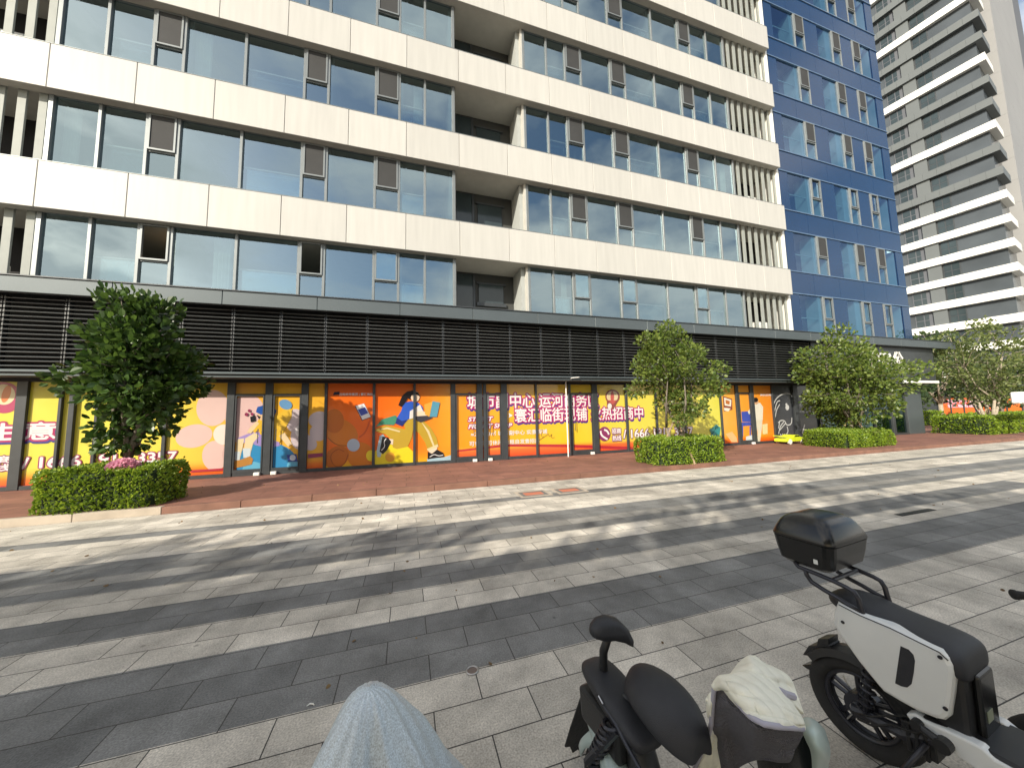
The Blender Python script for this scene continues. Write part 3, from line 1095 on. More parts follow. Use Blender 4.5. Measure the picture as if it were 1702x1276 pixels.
# film 3: orange flower, phone, running woman with laptop
A = Art('window_poster', 'orange poster of a running woman with a laptop and a floating phone', -2.25, 1.44,
        print_mat('orange_print_b', [(-2.25, lin(255, 118, 15)), (-.96, lin(255, 110, 10)), (.3, lin(255, 130, 15)), (1.44, lin(255, 175, 40))],
                  [(.2, lin(245, 190, 30)), (.32, lin(250, 170, 30)), (.7, (*lin(255, 140, 20)[:3], 0)), (2.7, (*lin(255, 90, 0)[:3], 0))]))
A.px('flower', (226, 128, 28), [('e', *k6(680, 870), 30, 22, 28), ('e', *k6(800, 1010), 23, 22, 40)])
A.px('flower', (206, 108, 20), [('e', *k6(655, 1020), 22, 17, -40), ('e', *k6(640, 800), 16, 20, 0)])
A.stroke('flower_edge', (150, 70, 15), [[k6(600, 900), k6(650, 945), k6(715, 950)], [k6(700, 985), k6(660, 965), k6(610, 1010), k6(640, 1080), k6(700, 1070), k6(725, 1000)]], .018)
A.stroke('swoosh', (225, 90, 20), [[k6(790, 900), k6(830, 870), k6(855, 800), k6(860, 770)]], .05)
A.px('flower_centre', (190, 205, 225), [('e', *k6(756, 946), 10.5, 10.5, 0)])
A.text('远程商务集团 | 寰汇商街', -1.95, 2.33, .085, width=.95, bold=.0015)
A.px('logo', (30, 20, 50), [[k6(640, 625), k6(672, 622), k6(672, 640), k6(632, 644)]])
A.px('phone', (40, 40, 60), [[k6(766, 712), k6(820, 692), k6(864, 776), k6(808, 798)]])
A.px('phone', (250, 250, 252), [[k6(769, 708), k6(820, 694), k6(861, 774), k6(811, 793)]])
A.px('phone_screen', (50, 80, 190), [[k6(783, 732), k6(826, 716), k6(846, 752), k6(802, 770)]])
A.px('yellow_blob', (250, 225, 40), [('e', *k6(862, 1010), 8, 9, 0), [k6(885, 1076), k6(885, 985), k6(930, 950), k6(1000, 930), k6(1080, 950), k6(1118, 985), k6(1120, 1066)]])
A.px('orange_dot', (235, 170, 50), [('e', *k6(978, 1018), 8, 8, 0)])
A.px('teal_swoosh', (70, 150, 120), [[k6(890, 835), k6(930, 790), k6(1010, 765), k6(1030, 790), k6(1000, 825), k6(940, 822)]])
A.px('trousers', (202, 168, 52), [[k6(1055, 790), k6(1130, 780), k6(1180, 800), k6(1225, 840), k6(1260, 900), k6(1272, 950), k6(1210, 985), k6(1190, 930), k6(1150, 870), k6(1118, 850), k6(1110, 900), k6(1085, 955), k6(1020, 970), k6(995, 960), k6(985, 910), k6(950, 880), k6(890, 862), k6(890, 850), k6(950, 826), k6(1010, 838), k6(1070, 850)]])
A.px('trousers_stripe', (236, 220, 170), [[k6(890, 858), k6(960, 838), k6(1040, 860), k6(1036, 868), k6(960, 848)], [k6(1165, 800), k6(1215, 860), k6(1250, 955), k6(1240, 958), k6(1205, 870)], [k6(1200, 970), k6(1265, 940), k6(1272, 955), k6(1210, 984)]])
A.px('ankle', (245, 225, 200), [[k6(965, 905), k6(998, 912), k6(995, 945), k6(968, 935)], [k6(1210, 980), k6(1262, 958), k6(1262, 985), k6(1225, 1000)]])
A.px('shoe_sole', (180, 210, 225), [[k6(915, 890), k6(935, 880), k6(950, 900), k6(920, 1018), k6(902, 1018), k6(897, 980)], [k6(1203, 1028), k6(1300, 1020), k6(1350, 1005), k6(1352, 1045), k6(1203, 1046)]])
A.px('shoe', (22, 22, 26), [[k6(932, 892), k6(965, 900), k6(985, 925), k6(960, 975), k6(935, 1000), k6(914, 985)], [k6(1206, 985), k6(1232, 998), k6(1262, 972), k6(1300, 992), k6(1308, 1015), k6(1206, 1032)]])
A.stroke('shoe_stripe', (245, 245, 245), [[k6(925, 978), k6(948, 955), k6(940, 925), k6(955, 905)], [k6(1218, 1018), k6(1245, 1000), k6(1270, 1012), k6(1300, 1006)]], .022)
A.px('jacket', (45, 95, 205), [[k6(1060, 690), k6(1105, 680), k6(1150, 690), k6(1175, 715), k6(1180, 745), k6(1130, 770), k6(1085, 790), k6(1050, 830), k6(1010, 815), k6(1020, 780), k6(1045, 740)]])
A.px('jacket', (25, 50, 130), [[k6(1010, 815), k6(1020, 780), k6(1050, 800), k6(1085, 792), k6(1050, 832)]])
A.px('shirt', (240, 236, 230), [[k6(1098, 740), k6(1120, 728), k6(1160, 700), k6(1178, 740), k6(1140, 775), k6(1095, 790)]])
A.px('arm', (250, 228, 200), [[k6(1120, 745), k6(1180, 740), k6(1205, 755), k6(1200, 772), k6(1150, 775), k6(1118, 770)]])
A.px('face', (250, 224, 196), [('e', *k6(1130, 652), 7.5, 9, 0)])
A.px('hair', (28, 20, 24), [[k6(1028, 705), k6(1050, 650), k6(1080, 622), k6(1115, 615), k6(1150, 628), k6(1160, 655), k6(1148, 645), k6(1128, 636), k6(1108, 645), k6(1098, 672), k6(1085, 660), k6(1070, 690), k6(1050, 715)]])
A.px('laptop', (60, 60, 70), [[k6(1125, 772), k6(1222, 766), k6(1235, 782), k6(1165, 808), k6(1140, 800)]])
A.px('laptop', (95, 165, 190), [[k6(1235, 680), k6(1280, 688), k6(1262, 775), k6(1218, 775)]])
A.px('laptop_glow', (250, 180, 70), [[k6(1235, 682), k6(1216, 775), k6(1190, 760), k6(1185, 700)]])

# film 4: long yellow lettering
A = Art('window_poster', 'long yellow and orange poster with magenta outlined white lettering', 1.48, 12.8,
        print_mat('yellow_print_b', [(1.48, lin(255, 160, 25)), (3.3, lin(255, 190, 35)), (5.5, lin(254, 212, 50)), (8, lin(248, 228, 80)), (12.8, lin(232, 226, 90))],
                  [(.2, lin(240, 80, 40)), (.45, lin(250, 125, 60)), (.62, (*lin(255, 200, 60)[:3], 0)), (2.7, (*lin(225, 200, 40)[:3], 0))]))
A.px('stripe', (196, 50, 60), [[kb(0, 640), kb(400, 590), kb(900, 592), kb(1400, 610), kb(1480, 615), kb(1480, 640), kb(1400, 635), kb(900, 615), kb(400, 612), kb(0, 655)]])
zl = lambda px_, py_: at(px_, py_, YP)
T1 = zl(*kb(80, 290)); T1b = zl(*kb(1175, 272))
A.text('城市副中心 运河商务区', T1.x, T1.z + .02, .56, width=T1b.x - T1.x, outline=MAG, drop=BLU, bold=.009, pad=.05)
T2 = zl(*kb(475, 405)); T2b = zl(*kb(1548, 390))
A.text('寰汇临街现铺 火热招商中', T2.x, T2.z + .02, .52, width=T2b.x - T2.x, outline=MAG, drop=BLU, bold=.009, pad=.05)
T3 = zl(*kb(88, 412)); T3b = zl(*kb(455, 412))
A.text('STREET', T3.x, T3.z + .04, .2, width=(T3b.x - T3.x) * .56, outline=MAG, bold=.008, shear=.25, pad=.035)
A.text('FRONT SHOP', T3.x, T3.z - .2, .2, width=(T3b.x - T3.x), outline=MAG, bold=.008, shear=.25, pad=.035)
A.px('pointer', (255, 250, 250), [[kb(425, 330), kb(462, 352), kb(425, 372), kb(434, 352)]])
T4 = zl(*kb(110, 540))
A.text('≈27-333㎡ 城市副中心 实景现铺', T4.x, T4.z + .06, .17, width=2.75, bold=.003)
A.text('可餐饮 可休闲 免租自发售招商', T4.x - .05, T4.z - .25, .17, width=2.5, bold=.003)
A.stroke('signature', (120, 80, 50), [[kb(690, 475), kb(720, 470), kb(690, 520), kb(725, 530), kb(660, 570), kb(740, 520), kb(760, 500), kb(765, 535), kb(790, 500), kb(780, 540), kb(810, 535)]], .012)
A.px('parachute', (150, 70, 60), [('e', *kb(1292, 195), 12, 12, 0), [kb(1245, 230), kb(1340, 230), kb(1300, 300), kb(1245, 295)]])
A.px('parachute', (236, 214, 170), [('e', *kb(1290, 195), 9.5, 9, 0)])
A.px('parachute', (206, 90, 80), [('e', *kb(1290, 195), 3, 9, 0), [kb(1255, 225), kb(1325, 225), kb(1296, 262)]])
A.px('parachute', (245, 240, 235), [('e', *kb(1268, 275), 3.5, 5, 0)])
A.px('telephone', (150, 60, 110), [('e', *kb(1225, 505), 10, 12, 0)])
A.stroke('telephone', (255, 250, 250), [[kb(1192, 480), kb(1200, 520), kb(1250, 550)], [kb(1222, 470), kb(1248, 480), kb(1262, 510)]], .07)
T5 = zl(*kb(1285, 500)); T5b = zl(*kb(1360, 500))
A.text('招商', T5.x, T5.z, .22, width=T5b.x - T5.x, outline=(150, 60, 110), bold=.006, pad=.03)
A.text('热线', T5.x, T5.z - .27, .22, width=T5b.x - T5.x, outline=(150, 60, 110), bold=.006, pad=.03)
T6 = zl(*kb(1380, 545)); T6b = zl(1151, 725)
A.text('/ 1666 1911 3357', T6.x, T6.z + .02, .46, width=T6b.x - T6.x, outline=(150, 70, 100), bold=.010, pad=.035)
A.px('agave', (60, 150, 150), [[k8(15 + d, 745), k8(35, 665 + abs(d) * .55), k8(35 + d * 1.9, 668 + abs(d) * 1.4), k8(40 + d * .8, 745)] for d in (-20, -12, -5, 5, 12)])

# film 5: person in pale clothes with a blue chair
A = Art('window_poster', 'orange poster of a standing person in pale clothes by a blue chair', 12.9, 15.86,
        print_mat('orange_print_c', [(12.9, lin(248, 186, 80)), (14.2, lin(250, 170, 60)), (15.86, lin(250, 150, 40))], bottom))
A.px('laptop_card', (150, 80, 60), [[k8(70, 515), k8(120, 530), k8(122, 590), k8(75, 600)]])
A.px('laptop_card', (246, 240, 225), [[k8(76, 523), k8(116, 536), k8(114, 572), k8(80, 566)], [k8(76, 578), k8(112, 582), k8(100, 598), k8(78, 594)]])
A.px('laptop_card', (200, 120, 60), [[k8(84, 535), k8(108, 543), k8(106, 562), k8(86, 557)]])
A.px('seat', (235, 200, 140), [[k8(85, 720), k8(120, 708), k8(145, 740), k8(150, 765), k8(118, 765)]])
A.px('blue_chair', (70, 90, 190), [[k8(170, 600), k8(215, 597), k8(222, 655), k8(175, 655)], [k8(168, 658), k8(225, 656), k8(226, 675), k8(170, 678)], [k8(172, 678), k8(180, 678), k8(180, 735), k8(172, 735)], [k8(215, 678), k8(222, 678), k8(222, 735), k8(215, 735)]])
A.px('trouser', (232, 226, 205), [[k8(236, 640), k8(285, 640), k8(280, 700), k8(272, 765), k8(258, 765), k8(258, 690), k8(248, 765), k8(236, 765)]])
A.px('top', (240, 236, 220), [[k8(230, 565), k8(250, 552), k8(272, 552), k8(288, 575), k8(286, 645), k8(234, 645)], [k8(205, 600), k8(228, 570), k8(236, 590), k8(212, 615)]])
A.px('head', (225, 180, 140), [('e', *k8(250, 545), 4, 5, 0)])
A.px('hair', (40, 30, 30), [('e', *k8(248, 536), 4, 4, 0)])
A.px('bag', (240, 225, 170), [[k8(283, 668), k8(312, 665), k8(312, 720), k8(286, 722)]])
A.px('floor_shape', (225, 232, 235), [[k8(195, 735), k8(232, 725), k8(236, 766), k8(195, 766)]])
T7 = zl(*k8(270, 514))
A.text('商街招租', T7.x, T7.z, .1, width=.7, bold=.002)

# film 6: dark mural with white line drawing
A = Art('window_mural', 'charcoal window mural with a white line drawing of a bearded face', 15.95, 17.22,
        print_mat('charcoal_print', [(15.95, lin(58, 60, 66)), (17.2, lin(48, 52, 60))], [(.2, lin(70, 66, 72)), (1.2, (*lin(60, 62, 70)[:3], 0)), (2.7, (*lin(50, 52, 60)[:3], 0))]))
W = (222, 224, 226)
A.stroke('line_drawing', W, [[k8(345, 560), k8(360, 525), k8(400, 500), k8(438, 503), k8(448, 525)], [k8(350, 600), k8(362, 545), k8(380, 540)], [k8(352, 640), k8(360, 590), k8(378, 560)],
                             [k8(370, 660), k8(385, 645), k8(408, 650), k8(415, 675), k8(442, 668), k8(444, 632)], [k8(418, 680), k8(425, 705), k8(415, 722)], [k8(372, 690), k8(378, 650)],
                             [k8(378, 700), k8(412, 660)], [k8(372, 720), k8(380, 680), k8(400, 655)]], .045)
A.stroke('line_drawing', W, [[k8(380 + d, 720), k8(390 + d, 732), k8(382 + d, 745), k8(392 + d, 762)] for d in (0, 12, 24, 36)], .04)
A.px('line_drawing', W, [('e', *k8(419, 577), 3, 4.5, 0), ('e', *k8(414, 560), 1.6, 2, 0)])
# film 7: dark lettering panel on the next pane
A = Art('window_mural', 'dark window film with small pale lettering beside the mural', 17.52, 18.8,
        print_mat('black_print', [(17.5, lin(36, 40, 44)), (18.8, lin(30, 50, 52))], [(.2, lin(50, 50, 56)), (1.0, (*lin(40, 42, 50)[:3], 0)), (2.7, (*lin(30, 34, 40)[:3], 0))]))
T8 = zl(1329, 676)
A.text('公寓招商', T8.x, T8.z, .2, (190, 195, 195), width=.9, bold=.003)
A.px('lettering_bar', (165, 168, 168), [[k8(483, 593), k8(512, 593), k8(512, 605), k8(483, 605)], [k8(520, 595), k8(570, 594), k8(570, 604), k8(520, 605)]])
A.stroke('white_slash', (235, 235, 235), [[k8(500, 718), k8(514, 668)]], .07)
# the illuminated looking white letters over the corner shop
sg = thing('shop_sign', 'white shop sign letters on the dark cladding at the podium corner', 'sign', (24, 10.71, 3.6))
p0 = at(1446, 603, 10.69); p1 = at(1501, 602, 10.69)
vs, fs = text_mesh('中TA公', 1.05, .02)
wq = max(v.x for v in vs)
b = MB()
for dy in (10.66, 10.715):
    b.add([(p0.x + v.x * (p1.x - p0.x) / wq, dy, p0.z - .05 + v.y * .78) for v in vs], fs)
b.build('letters', M['white'], sg)
q0, q1 = at(1455, 608, 10.69), at(1526, 614, 10.69)
MB().cbox(q0.x, q1.x, 10.66, 10.716, q1.z - .02, q0.z - .05, .01).build('sign_bar', M['white'], sg)

# ------------------------------------------------------------------ far tower
TC = Vector((71.543, 20.639, 0))
TL, TR = Vector((-.17, .985, 0)), Vector((.985, .17, 0))
tow = thing('tower_block', 'tall grey tower with stacked white and grey balcony bands at the right edge', 'building', TC)


def tbox(b, l0, l1, r0, r1, z0, z1):
    vs = [TC + TL * l + TR * r + Vector((0, 0, z)) for z in (z0, z1) for r in (r0, r1) for l in (l0, l1)]
    return b.add(vs, [(0, 2, 3, 1), (4, 5, 7, 6), (0, 1, 5, 4), (2, 6, 7, 3), (0, 4, 6, 2), (1, 3, 7, 5)])


TH = 3.12
tbox(MB(), 0, 24, 0, 20, 0, 112).build('wall', M['towerglass'], tow)
for k in range(0, 34):
    zt_ = 3.19 + TH * k
    up = k - 9
    white = k <= 8 or up % 3 == 2
    b = MB()
    nl = 7
    ln = 8.9 / nl
    for q in range(nl):
        tbox(b, -.6 + q * ln + (.012 if q else 0), -.6 + (q + 1) * ln, -.6, -.5, zt_ - 1.02, zt_)
    tbox(b, -.6, 8.3, -.499, .0, zt_ - 1.0, zt_ - .01)
    tbox(b, 8.3, 24, -.55, .0, zt_ - 1.0, zt_)
    tbox(b, -.6, -.001, -.4, 3.6, zt_ - 1.02, zt_)
    b.build('balcony_band', M['white'] if white else M['towergrey'], tow)
    if k < 33:
        z0, z1 = zt_, zt_ + TH - 1.02
        f = MB()
        tbox(f, 7.0, 8.2, -.10, -.002, z0 + .05, z1 - .05)
        wn = tbox(MB(), 6.55, 8.25, -.06, -.002, z0 + .02, z1).build('window', M['towerside'], tow)
        p_ = MB()
        for (u0, u1, v0, v1) in ((7.45, 8.15, .1, .95), (7.45, 8.15, 1.05, 2.0), (6.95, 7.35, .1, .95), (6.95, 7.35, 1.05, 2.0)):
            tbox(p_, u0, u1, -.08, -.061, z0 + v0, z0 + v1)
        p_.build('pane', M['towerpane'], wn)
        p_ = MB()
        tbox(p_, 5.25, 6.5, -.3, -.002, z0, z1)
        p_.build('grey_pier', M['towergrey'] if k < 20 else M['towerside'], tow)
        wn = tbox(MB(), 3.7, 5.2, -.05, -.002, z0, z1).build('window', M['darkmetal'], tow)
        p_ = MB()
        for (u0, u1, v0, v1) in ((4.5, 5.1, .1, .9), (4.5, 5.1, 1.0, 2.0), (3.8, 4.4, .1, .9), (3.8, 4.4, 1.0, 2.0)):
            tbox(p_, u0, u1, -.07, -.051, z0 + v0, z0 + v1)
        p_.build('pane', M['towerpane'], wn)
b = MB()
for q in range(36):
    tbox(b, -1.0, 6, 5.0, 28.0, 3.1 * q, 3.1 * q + 3.085)
b.build('slab_wall', M['towerwall'], tow)
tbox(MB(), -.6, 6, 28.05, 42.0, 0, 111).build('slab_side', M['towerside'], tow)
# low shopfront of the tower with the same advertising
lo = thing('low_shop', 'low shopfront with red and orange banner far behind the right trees', 'building', TC - TR * 6)


def lbox(b, l0, l1, r0, r1, z0, z1):
    return tbox(b, l0, l1, r0 - 6, r1 - 6, z0, z1)


lbox(MB(), -2.2, 14, 0, 5.2, 0, 4.4).build('wall', M['darkmetal'], lo)
lbox(MB(), -2.6, 14.2, -.6, .3, 3.0, 3.6).build('canopy', M['fascia'], lo)
for q in range(9):
    lbox(MB(), -2.1 + q * 1.0, -2.0 + q * 1.0, -.12, -.001, .02, 2.99).build('mullion', M['darkmetal'], lo)
bn = thing('shop_banner', 'red orange banner with pink lettering far behind the right trees', 'banner', TC - TR * 6)
lbox(MB(), -.6, 5.85, -.05, -.04, .35, 2.4).build('film', print_mat('far_print', [(-2, lin(250, 110, 60)), (2, lin(250, 140, 50))], [(.3, lin(225, 60, 60)), (.75, (*lin(245, 130, 50)[:3], .6)), (2.4, (*lin(235, 120, 60)[:3], 0))]), bn)
for body, z_, l_, sz in (('城市副中心 运河商务区', 1.85, 5.7, .48), ('寰汇临街现铺 火热招商中', 1.3, 5.2, .46), ('1666 1911 3357', .72, 3.2, .36)):
    vs, fs = text_mesh(body, sz)
    for nm, m_, rr_, dr in (('lettering_outline', ink(190, 50, 110), .06, -.052), ('lettering', ink(250, 225, 235), .012, -.058)):
        b = MB()
        for i in range(6):
            ox, oz = rr_ * math.cos(i * 1.047), rr_ * math.sin(i * 1.047)
            b.add([TC + TL * (l_ - v.x * .86 - ox) + TR * (-6 + dr - .0001 * i) + Vector((0, 0, z_ + v.y + oz)) for v in vs], fs)
        b.build(nm, m_, bn)

# ------------------------------------------------------------------ vegetation
LEAF = [(0, 0, 0), (.32, .30, .06), (.36, .68, .07), (0, 1, 0), (-.36, .68, .07), (-.32, .30, .06)]


def leaf_mesh(name, pts, dirs, sizes, m, parent, seed=1, aspect=1.0, extra=None):
    """one mesh of leaf shaped faces; pts, dirs: arrays; returns the object"""
    rs = np.random.RandomState(seed)
    n = len(pts)
    pts = np.asarray(pts, float)
    d = np.asarray(dirs, float) + rs.normal(0, .45, (n, 3))
    d /= np.linalg.norm(d, axis=1, keepdims=True) + 1e-9
    u = np.cross(d, rs.normal(0, 1, (n, 3)))
    u /= np.linalg.norm(u, axis=1, keepdims=True) + 1e-9
    nn = np.cross(u, d)
    L_ = np.array(LEAF)
    sz = np.asarray(sizes, float).reshape(n, 1, 1)
    V = pts[:, None, :] + sz * (L_[None, :, 0:1] * aspect * u[:, None, :] + L_[None, :, 1:2] * d[:, None, :] + L_[None, :, 2:3] * nn[:, None, :])
    V = V.reshape(-1, 3)
    base = np.arange(n)[:, None] * 6
    F = np.concatenate([base + np.array([[0, 1, 2, 3]]), base + np.array([[0, 3, 4, 5]])], 0)
    me = bpy.data.meshes.new(name)
    nv0 = 0
    ms = [m]
    if extra is not None:
        eb, em = extra
        nv0 = len(eb.v)
        me.from_pydata(eb.v + V.tolist(), [], [list(f) for f in eb.f] + (F + nv0).tolist())
        ms = [m, em]
        mi = np.zeros(len(me.polygons), dtype=np.int32)
        mi[:len(eb.f)] = 1
        for q in ms: me.materials.append(q)
        me.polygons.foreach_set('material_index', mi)
    else:
        me.from_pydata(V.tolist(), [], F.tolist())
        me.materials.append(m)
    me.update()
    o = bpy.data.objects.new(name, me)
    col.objects.link(o)
    o.parent = parent
    return o


def make_tree(name, label, loc, zc, rx, ry, rz, leafm, barkm, seed, nclump=46, per=150, lsize=.12, fork=.9, trunk_r=.09, multi=1, group=None, lean=0.0, drop=.25, cl=.36, stakes=False, cat='tree', peak=.34):
    """loc: base; crown envelope = egg centred at height zc"""
    r = random.Random(seed)
    rs = np.random.RandomState(seed)
    t = thing(name, label, cat, loc, group)
    cen = Vector((lean, 0, zc))
    clumps = []
    tries = 0
    while len(clumps) < nclump and tries < 4000:
        tries += 1
        v = Vector((r.gauss(0, 1), r.gauss(0, 1), r.gauss(0, 1))).normalized() * (r.random() ** .38)
        k = 1 - peak * max(0, v.z) - .55 * max(0, -v.z)
        p = cen + Vector((v.x * rx * k, v.y * ry * k, v.z * rz))
        p += Vector((r.gauss(0, .1 * rx), r.gauss(0, .1 * ry), r.gauss(0, .07 * rz)))
        if r.random() < drop * .5: continue
        rad = cl * r.uniform(.65, 1.25)
        if all((p - q[0]).length > .42 * (rad + q[1]) for q in clumps):
            clumps.append((p, rad))
    P, D, S = [], [], []
    for (p, rad) in clumps:
        n = int(per * (rad / cl) ** 2)
        v = rs.normal(0, 1, (n, 3))
        v /= np.linalg.norm(v, axis=1, keepdims=True)
        rr_ = rs.uniform(.25, 1.05, (n, 1)) ** .6
        sq = np.array([[1.0, 1.0, .8]])
        P.append(np.array(p)[None] + v * rr_ * rad * sq)
        out = np.array(p - cen)
        out = out / (np.linalg.norm(out) + 1e-6)
        D.append(v * .8 + out[None] * .5 + np.array([[0, 0, .25]]))
        S.append(rs.uniform(.6, 1.25, n) * lsize)
    # a few stray sprigs on the outline
    P, D, S = np.concatenate(P), np.concatenate(D), np.concatenate(S)
    b = MB()
    base_pts = [Vector((0, 0, -.12))]
    fk = Vector((lean * .35, 0, fork))
    stems = []
    if multi == 1:
        b.tube([(0, 0, -.15), (lean * .1 + .01, 0, fork * .5), tuple(fk)], [trunk_r * 1.25, trunk_r, trunk_r * .95], 10)
        stems = [fk]
    else:
        for q in range(multi):
            a = 2 * math.pi * q / multi + .4
            e = Vector((math.cos(a) * rx * .22 + lean * .3, math.sin(a) * ry * .22, fork + r.uniform(-.2, .4)))
            b.tube([(math.cos(a) * .07, math.sin(a) * .07, -.15), tuple(e * .5 + Vector((math.cos(a) * .02, math.sin(a) * .02, 0))), tuple(e)], [trunk_r, trunk_r * .8, trunk_r * .62], 8)
            stems.append(e)
    # main limbs, then twigs to every clump
    mains = []
    for q in range(7):
        s0 = stems[q % len(stems)]
        a = 2 * math.pi * q / 7 + r.uniform(-.3, .3)
        e = cen + Vector((math.cos(a) * rx * .42, math.sin(a) * ry * .42, rz * r.uniform(-.15, .55)))
        mid = s0 * .5 + e * .5 + Vector((math.cos(a) * rx * .1, math.sin(a) * ry * .1, -.05 * rz))
        b.tube([s0, mid, e], [trunk_r * .6, trunk_r * .42, trunk_r * .2], 7)
        mains += [mid, e, mid * .5 + e * .5]
    for (p, rad) in clumps:
        m_ = min(mains, key=lambda q: (q - p).length + (0.6 if q.z > p.z else 0))
        b.tube([m_, m_ * .5 + p * .5 + Vector((r.uniform(-.06, .06), r.uniform(-.06, .06), .04)), p, p + (p - m_).normalized() * rad * .6], [trunk_r * .2, trunk_r * .14, trunk_r * .09, trunk_r * .04], 5)
    tr_ = MB()
    tr_.v = [(v[0] + loc[0], v[1] + loc[1], v[2] + loc[2]) for v in b.v]
    tr_.f, tr_.m = b.f, b.m
    tr_.build('trunk', barkm, t, smooth=True)
    leaf_mesh('crown', P, D, S, leafm, t, seed)
    if stakes:
        for q in range(3):
            a = 2 * math.pi * q / 3 + .5
            st = MB().tube([(loc[0] + math.cos(a) * .62, loc[1] + math.sin(a) * .62, loc[2]), (loc[0] + math.cos(a) * .05, loc[1] + math.sin(a) * .05, loc[2] + 1.25)], .03, 7)
            st.build('stake', M['wood'], t)
    return t


def make_hedge(label, x0, x1, y0, y1, z0, z1, seed, n=9500, group='clipped hedges around the street trees', lf=.042, rot=0):
    rs = np.random.RandomState(seed)
    t = thing('hedge', label, 'hedge', ((x0 + x1) / 2, (y0 + y1) / 2, z0), group)
    hx, hy, hz = (x1 - x0) / 2, (y1 - y0) / 2, (z1 - z0)
    # superellipse plan, sampled on sides and top
    P, D = [], []
    per = 2 * (hx + hy) * 2 * hz
    top = 4 * hx * hy
    ns = int(n * per / (per + top))
    a = rs.uniform(0, 2 * np.pi, ns)
    e = .34
    cx_, sy_ = np.sign(np.cos(a)) * np.abs(np.cos(a)) ** e, np.sign(np.sin(a)) * np.abs(np.sin(a)) ** e
    # resample by arc: uniform box perimeter points projected
    u = rs.uniform(0, 4 * (hx + hy), ns)
    bx = np.where(u < 2 * hx, u - hx, np.where(u < 2 * hx + 2 * hy, hx, np.where(u < 4 * hx + 2 * hy, hx - (u - 2 * hx - 2 * hy), -hx)))
    by = np.where(u < 2 * hx, -hy, np.where(u < 2 * hx + 2 * hy, u - 2 * hx - hy, np.where(u < 4 * hx + 2 * hy, hy, hy - (u - 4 * hx - 2 * hy))))
    nx_, ny_ = np.where(np.abs(bx) >= hx - 1e-6, np.sign(bx), 0), np.where(np.abs(by) >= hy - 1e-6, np.sign(by), 0)
    cr = .30
    # round the corners
    ox = np.maximum(np.abs(bx) - (hx - cr), 0); oy = np.maximum(np.abs(by) - (hy - cr), 0)
    ll = np.sqrt(ox ** 2 + oy ** 2) + 1e-9
    k = np.where(ll > cr, cr / ll, 1)
    bx = np.sign(bx) * (np.minimum(np.abs(bx), hx - cr) + ox * k); by = np.sign(by) * (np.minimum(np.abs(by), hy - cr) + oy * k)
    zz = rs.uniform(.0, 1, ns) * hz
    w1 = .035 * np.sin(bx * 7 + seed) + .03 * np.sin(by * 9 + zz * 8) + rs.normal(0, .02, ns)
    rn = np.where(zz > hz - .12, (zz - hz + .12) * .5, 0)
    px_, py_ = bx + nx_ * (w1 - rn), by + ny_ * (w1 - rn)
    P.append(np.stack([px_, py_, zz], 1)); D.append(np.stack([nx_ * 1.0, ny_ * 1.0, np.full(ns, .5)], 1))
    nt_ = n - ns
    tx, ty = rs.uniform(-hx, hx, nt_), rs.uniform(-hy, hy, nt_)
    ok = ~((np.maximum(np.abs(tx) - (hx - cr), 0) ** 2 + np.maximum(np.abs(ty) - (hy - cr), 0) ** 2) > cr * cr)
    tx, ty = tx[ok], ty[ok]
    tz = hz + .03 * np.sin(tx * 6 + seed) + .025 * np.sin(ty * 8 + tx * 3) + rs.normal(0, .025, len(tx))
    P.append(np.stack([tx, ty, tz], 1)); D.append(np.tile([[0, 0, 1.0]], (len(tx), 1)))
    P, D = np.concatenate(P), np.concatenate(D)
    S = rs.uniform(.7, 1.35, len(P)) * lf
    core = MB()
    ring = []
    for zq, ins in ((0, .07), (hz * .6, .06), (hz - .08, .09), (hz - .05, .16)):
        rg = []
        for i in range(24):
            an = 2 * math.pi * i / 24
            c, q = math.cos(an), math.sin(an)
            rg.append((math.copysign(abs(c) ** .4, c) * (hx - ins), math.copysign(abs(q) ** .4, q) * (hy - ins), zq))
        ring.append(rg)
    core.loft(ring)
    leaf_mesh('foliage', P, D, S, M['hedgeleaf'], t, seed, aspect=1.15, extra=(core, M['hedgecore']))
    return t


GT = 'street trees in clipped hedges'
make_tree('street_tree', 'dense dark leafed tree in the hedge at the left', (-5.2, 8.62, .12), 2.54, .84, .82, 1.36, M['leafdark'], M['bark'], 11, nclump=54, per=120, lsize=.135, fork=.85, trunk_r=.10, group=GT, lean=.12, cl=.33)
make_tree('street_tree', 'open mid green tree in the hedge in front of the yellow poster', (7.85, 8.5, .12), 2.62, 1.36, 1.15, 1.62, M['leafmid'], M['bark'], 23, nclump=58, per=130, lsize=.095, fork=.8, trunk_r=.06, multi=3, group=GT, cl=.31, stakes=True)
make_tree('street_tree', 'broad green tree in the hedge by the corner shop', (17.25, 9.2, .12), 2.65, 2.1, 1.75, 2.1, M['leafmid'], M['bark'], 37, nclump=84, per=130, lsize=.12, fork=.8, trunk_r=.09, multi=2, group=GT, cl=.46, stakes=True, peak=.86)
make_tree('street_tree', 'pale loose tree with thin whitish stems right of the podium corner', (30.4, 10.2, .12), 3.7, 2.5, 2.0, 2.5, M['leafpale'], M['palebark'], 51, nclump=70, per=95, lsize=.13, fork=1.6, trunk_r=.085, multi=5, group=GT, cl=.52, stakes=True)
make_hedge('bright green clipped hedge below the dense dark tree', -6.15, -4.38, 8.02, 9.1, .12, .80, 3)
make_hedge('bright green clipped hedge in front of the yellow poster', 6.75, 9.2, 7.98, 9.2, .12, .80, 4)
make_hedge('clipped hedge at the foot of the broad tree by the corner shop', 15.5, 18.3, 8.45, 10.0, .12, .70, 5, n=15000, lf=.042)
make_hedge('clipped hedge under the pale tree right of the podium', 27.4, 31.2, 9.2, 11.2, .12, .95, 6, n=6500, lf=.07)
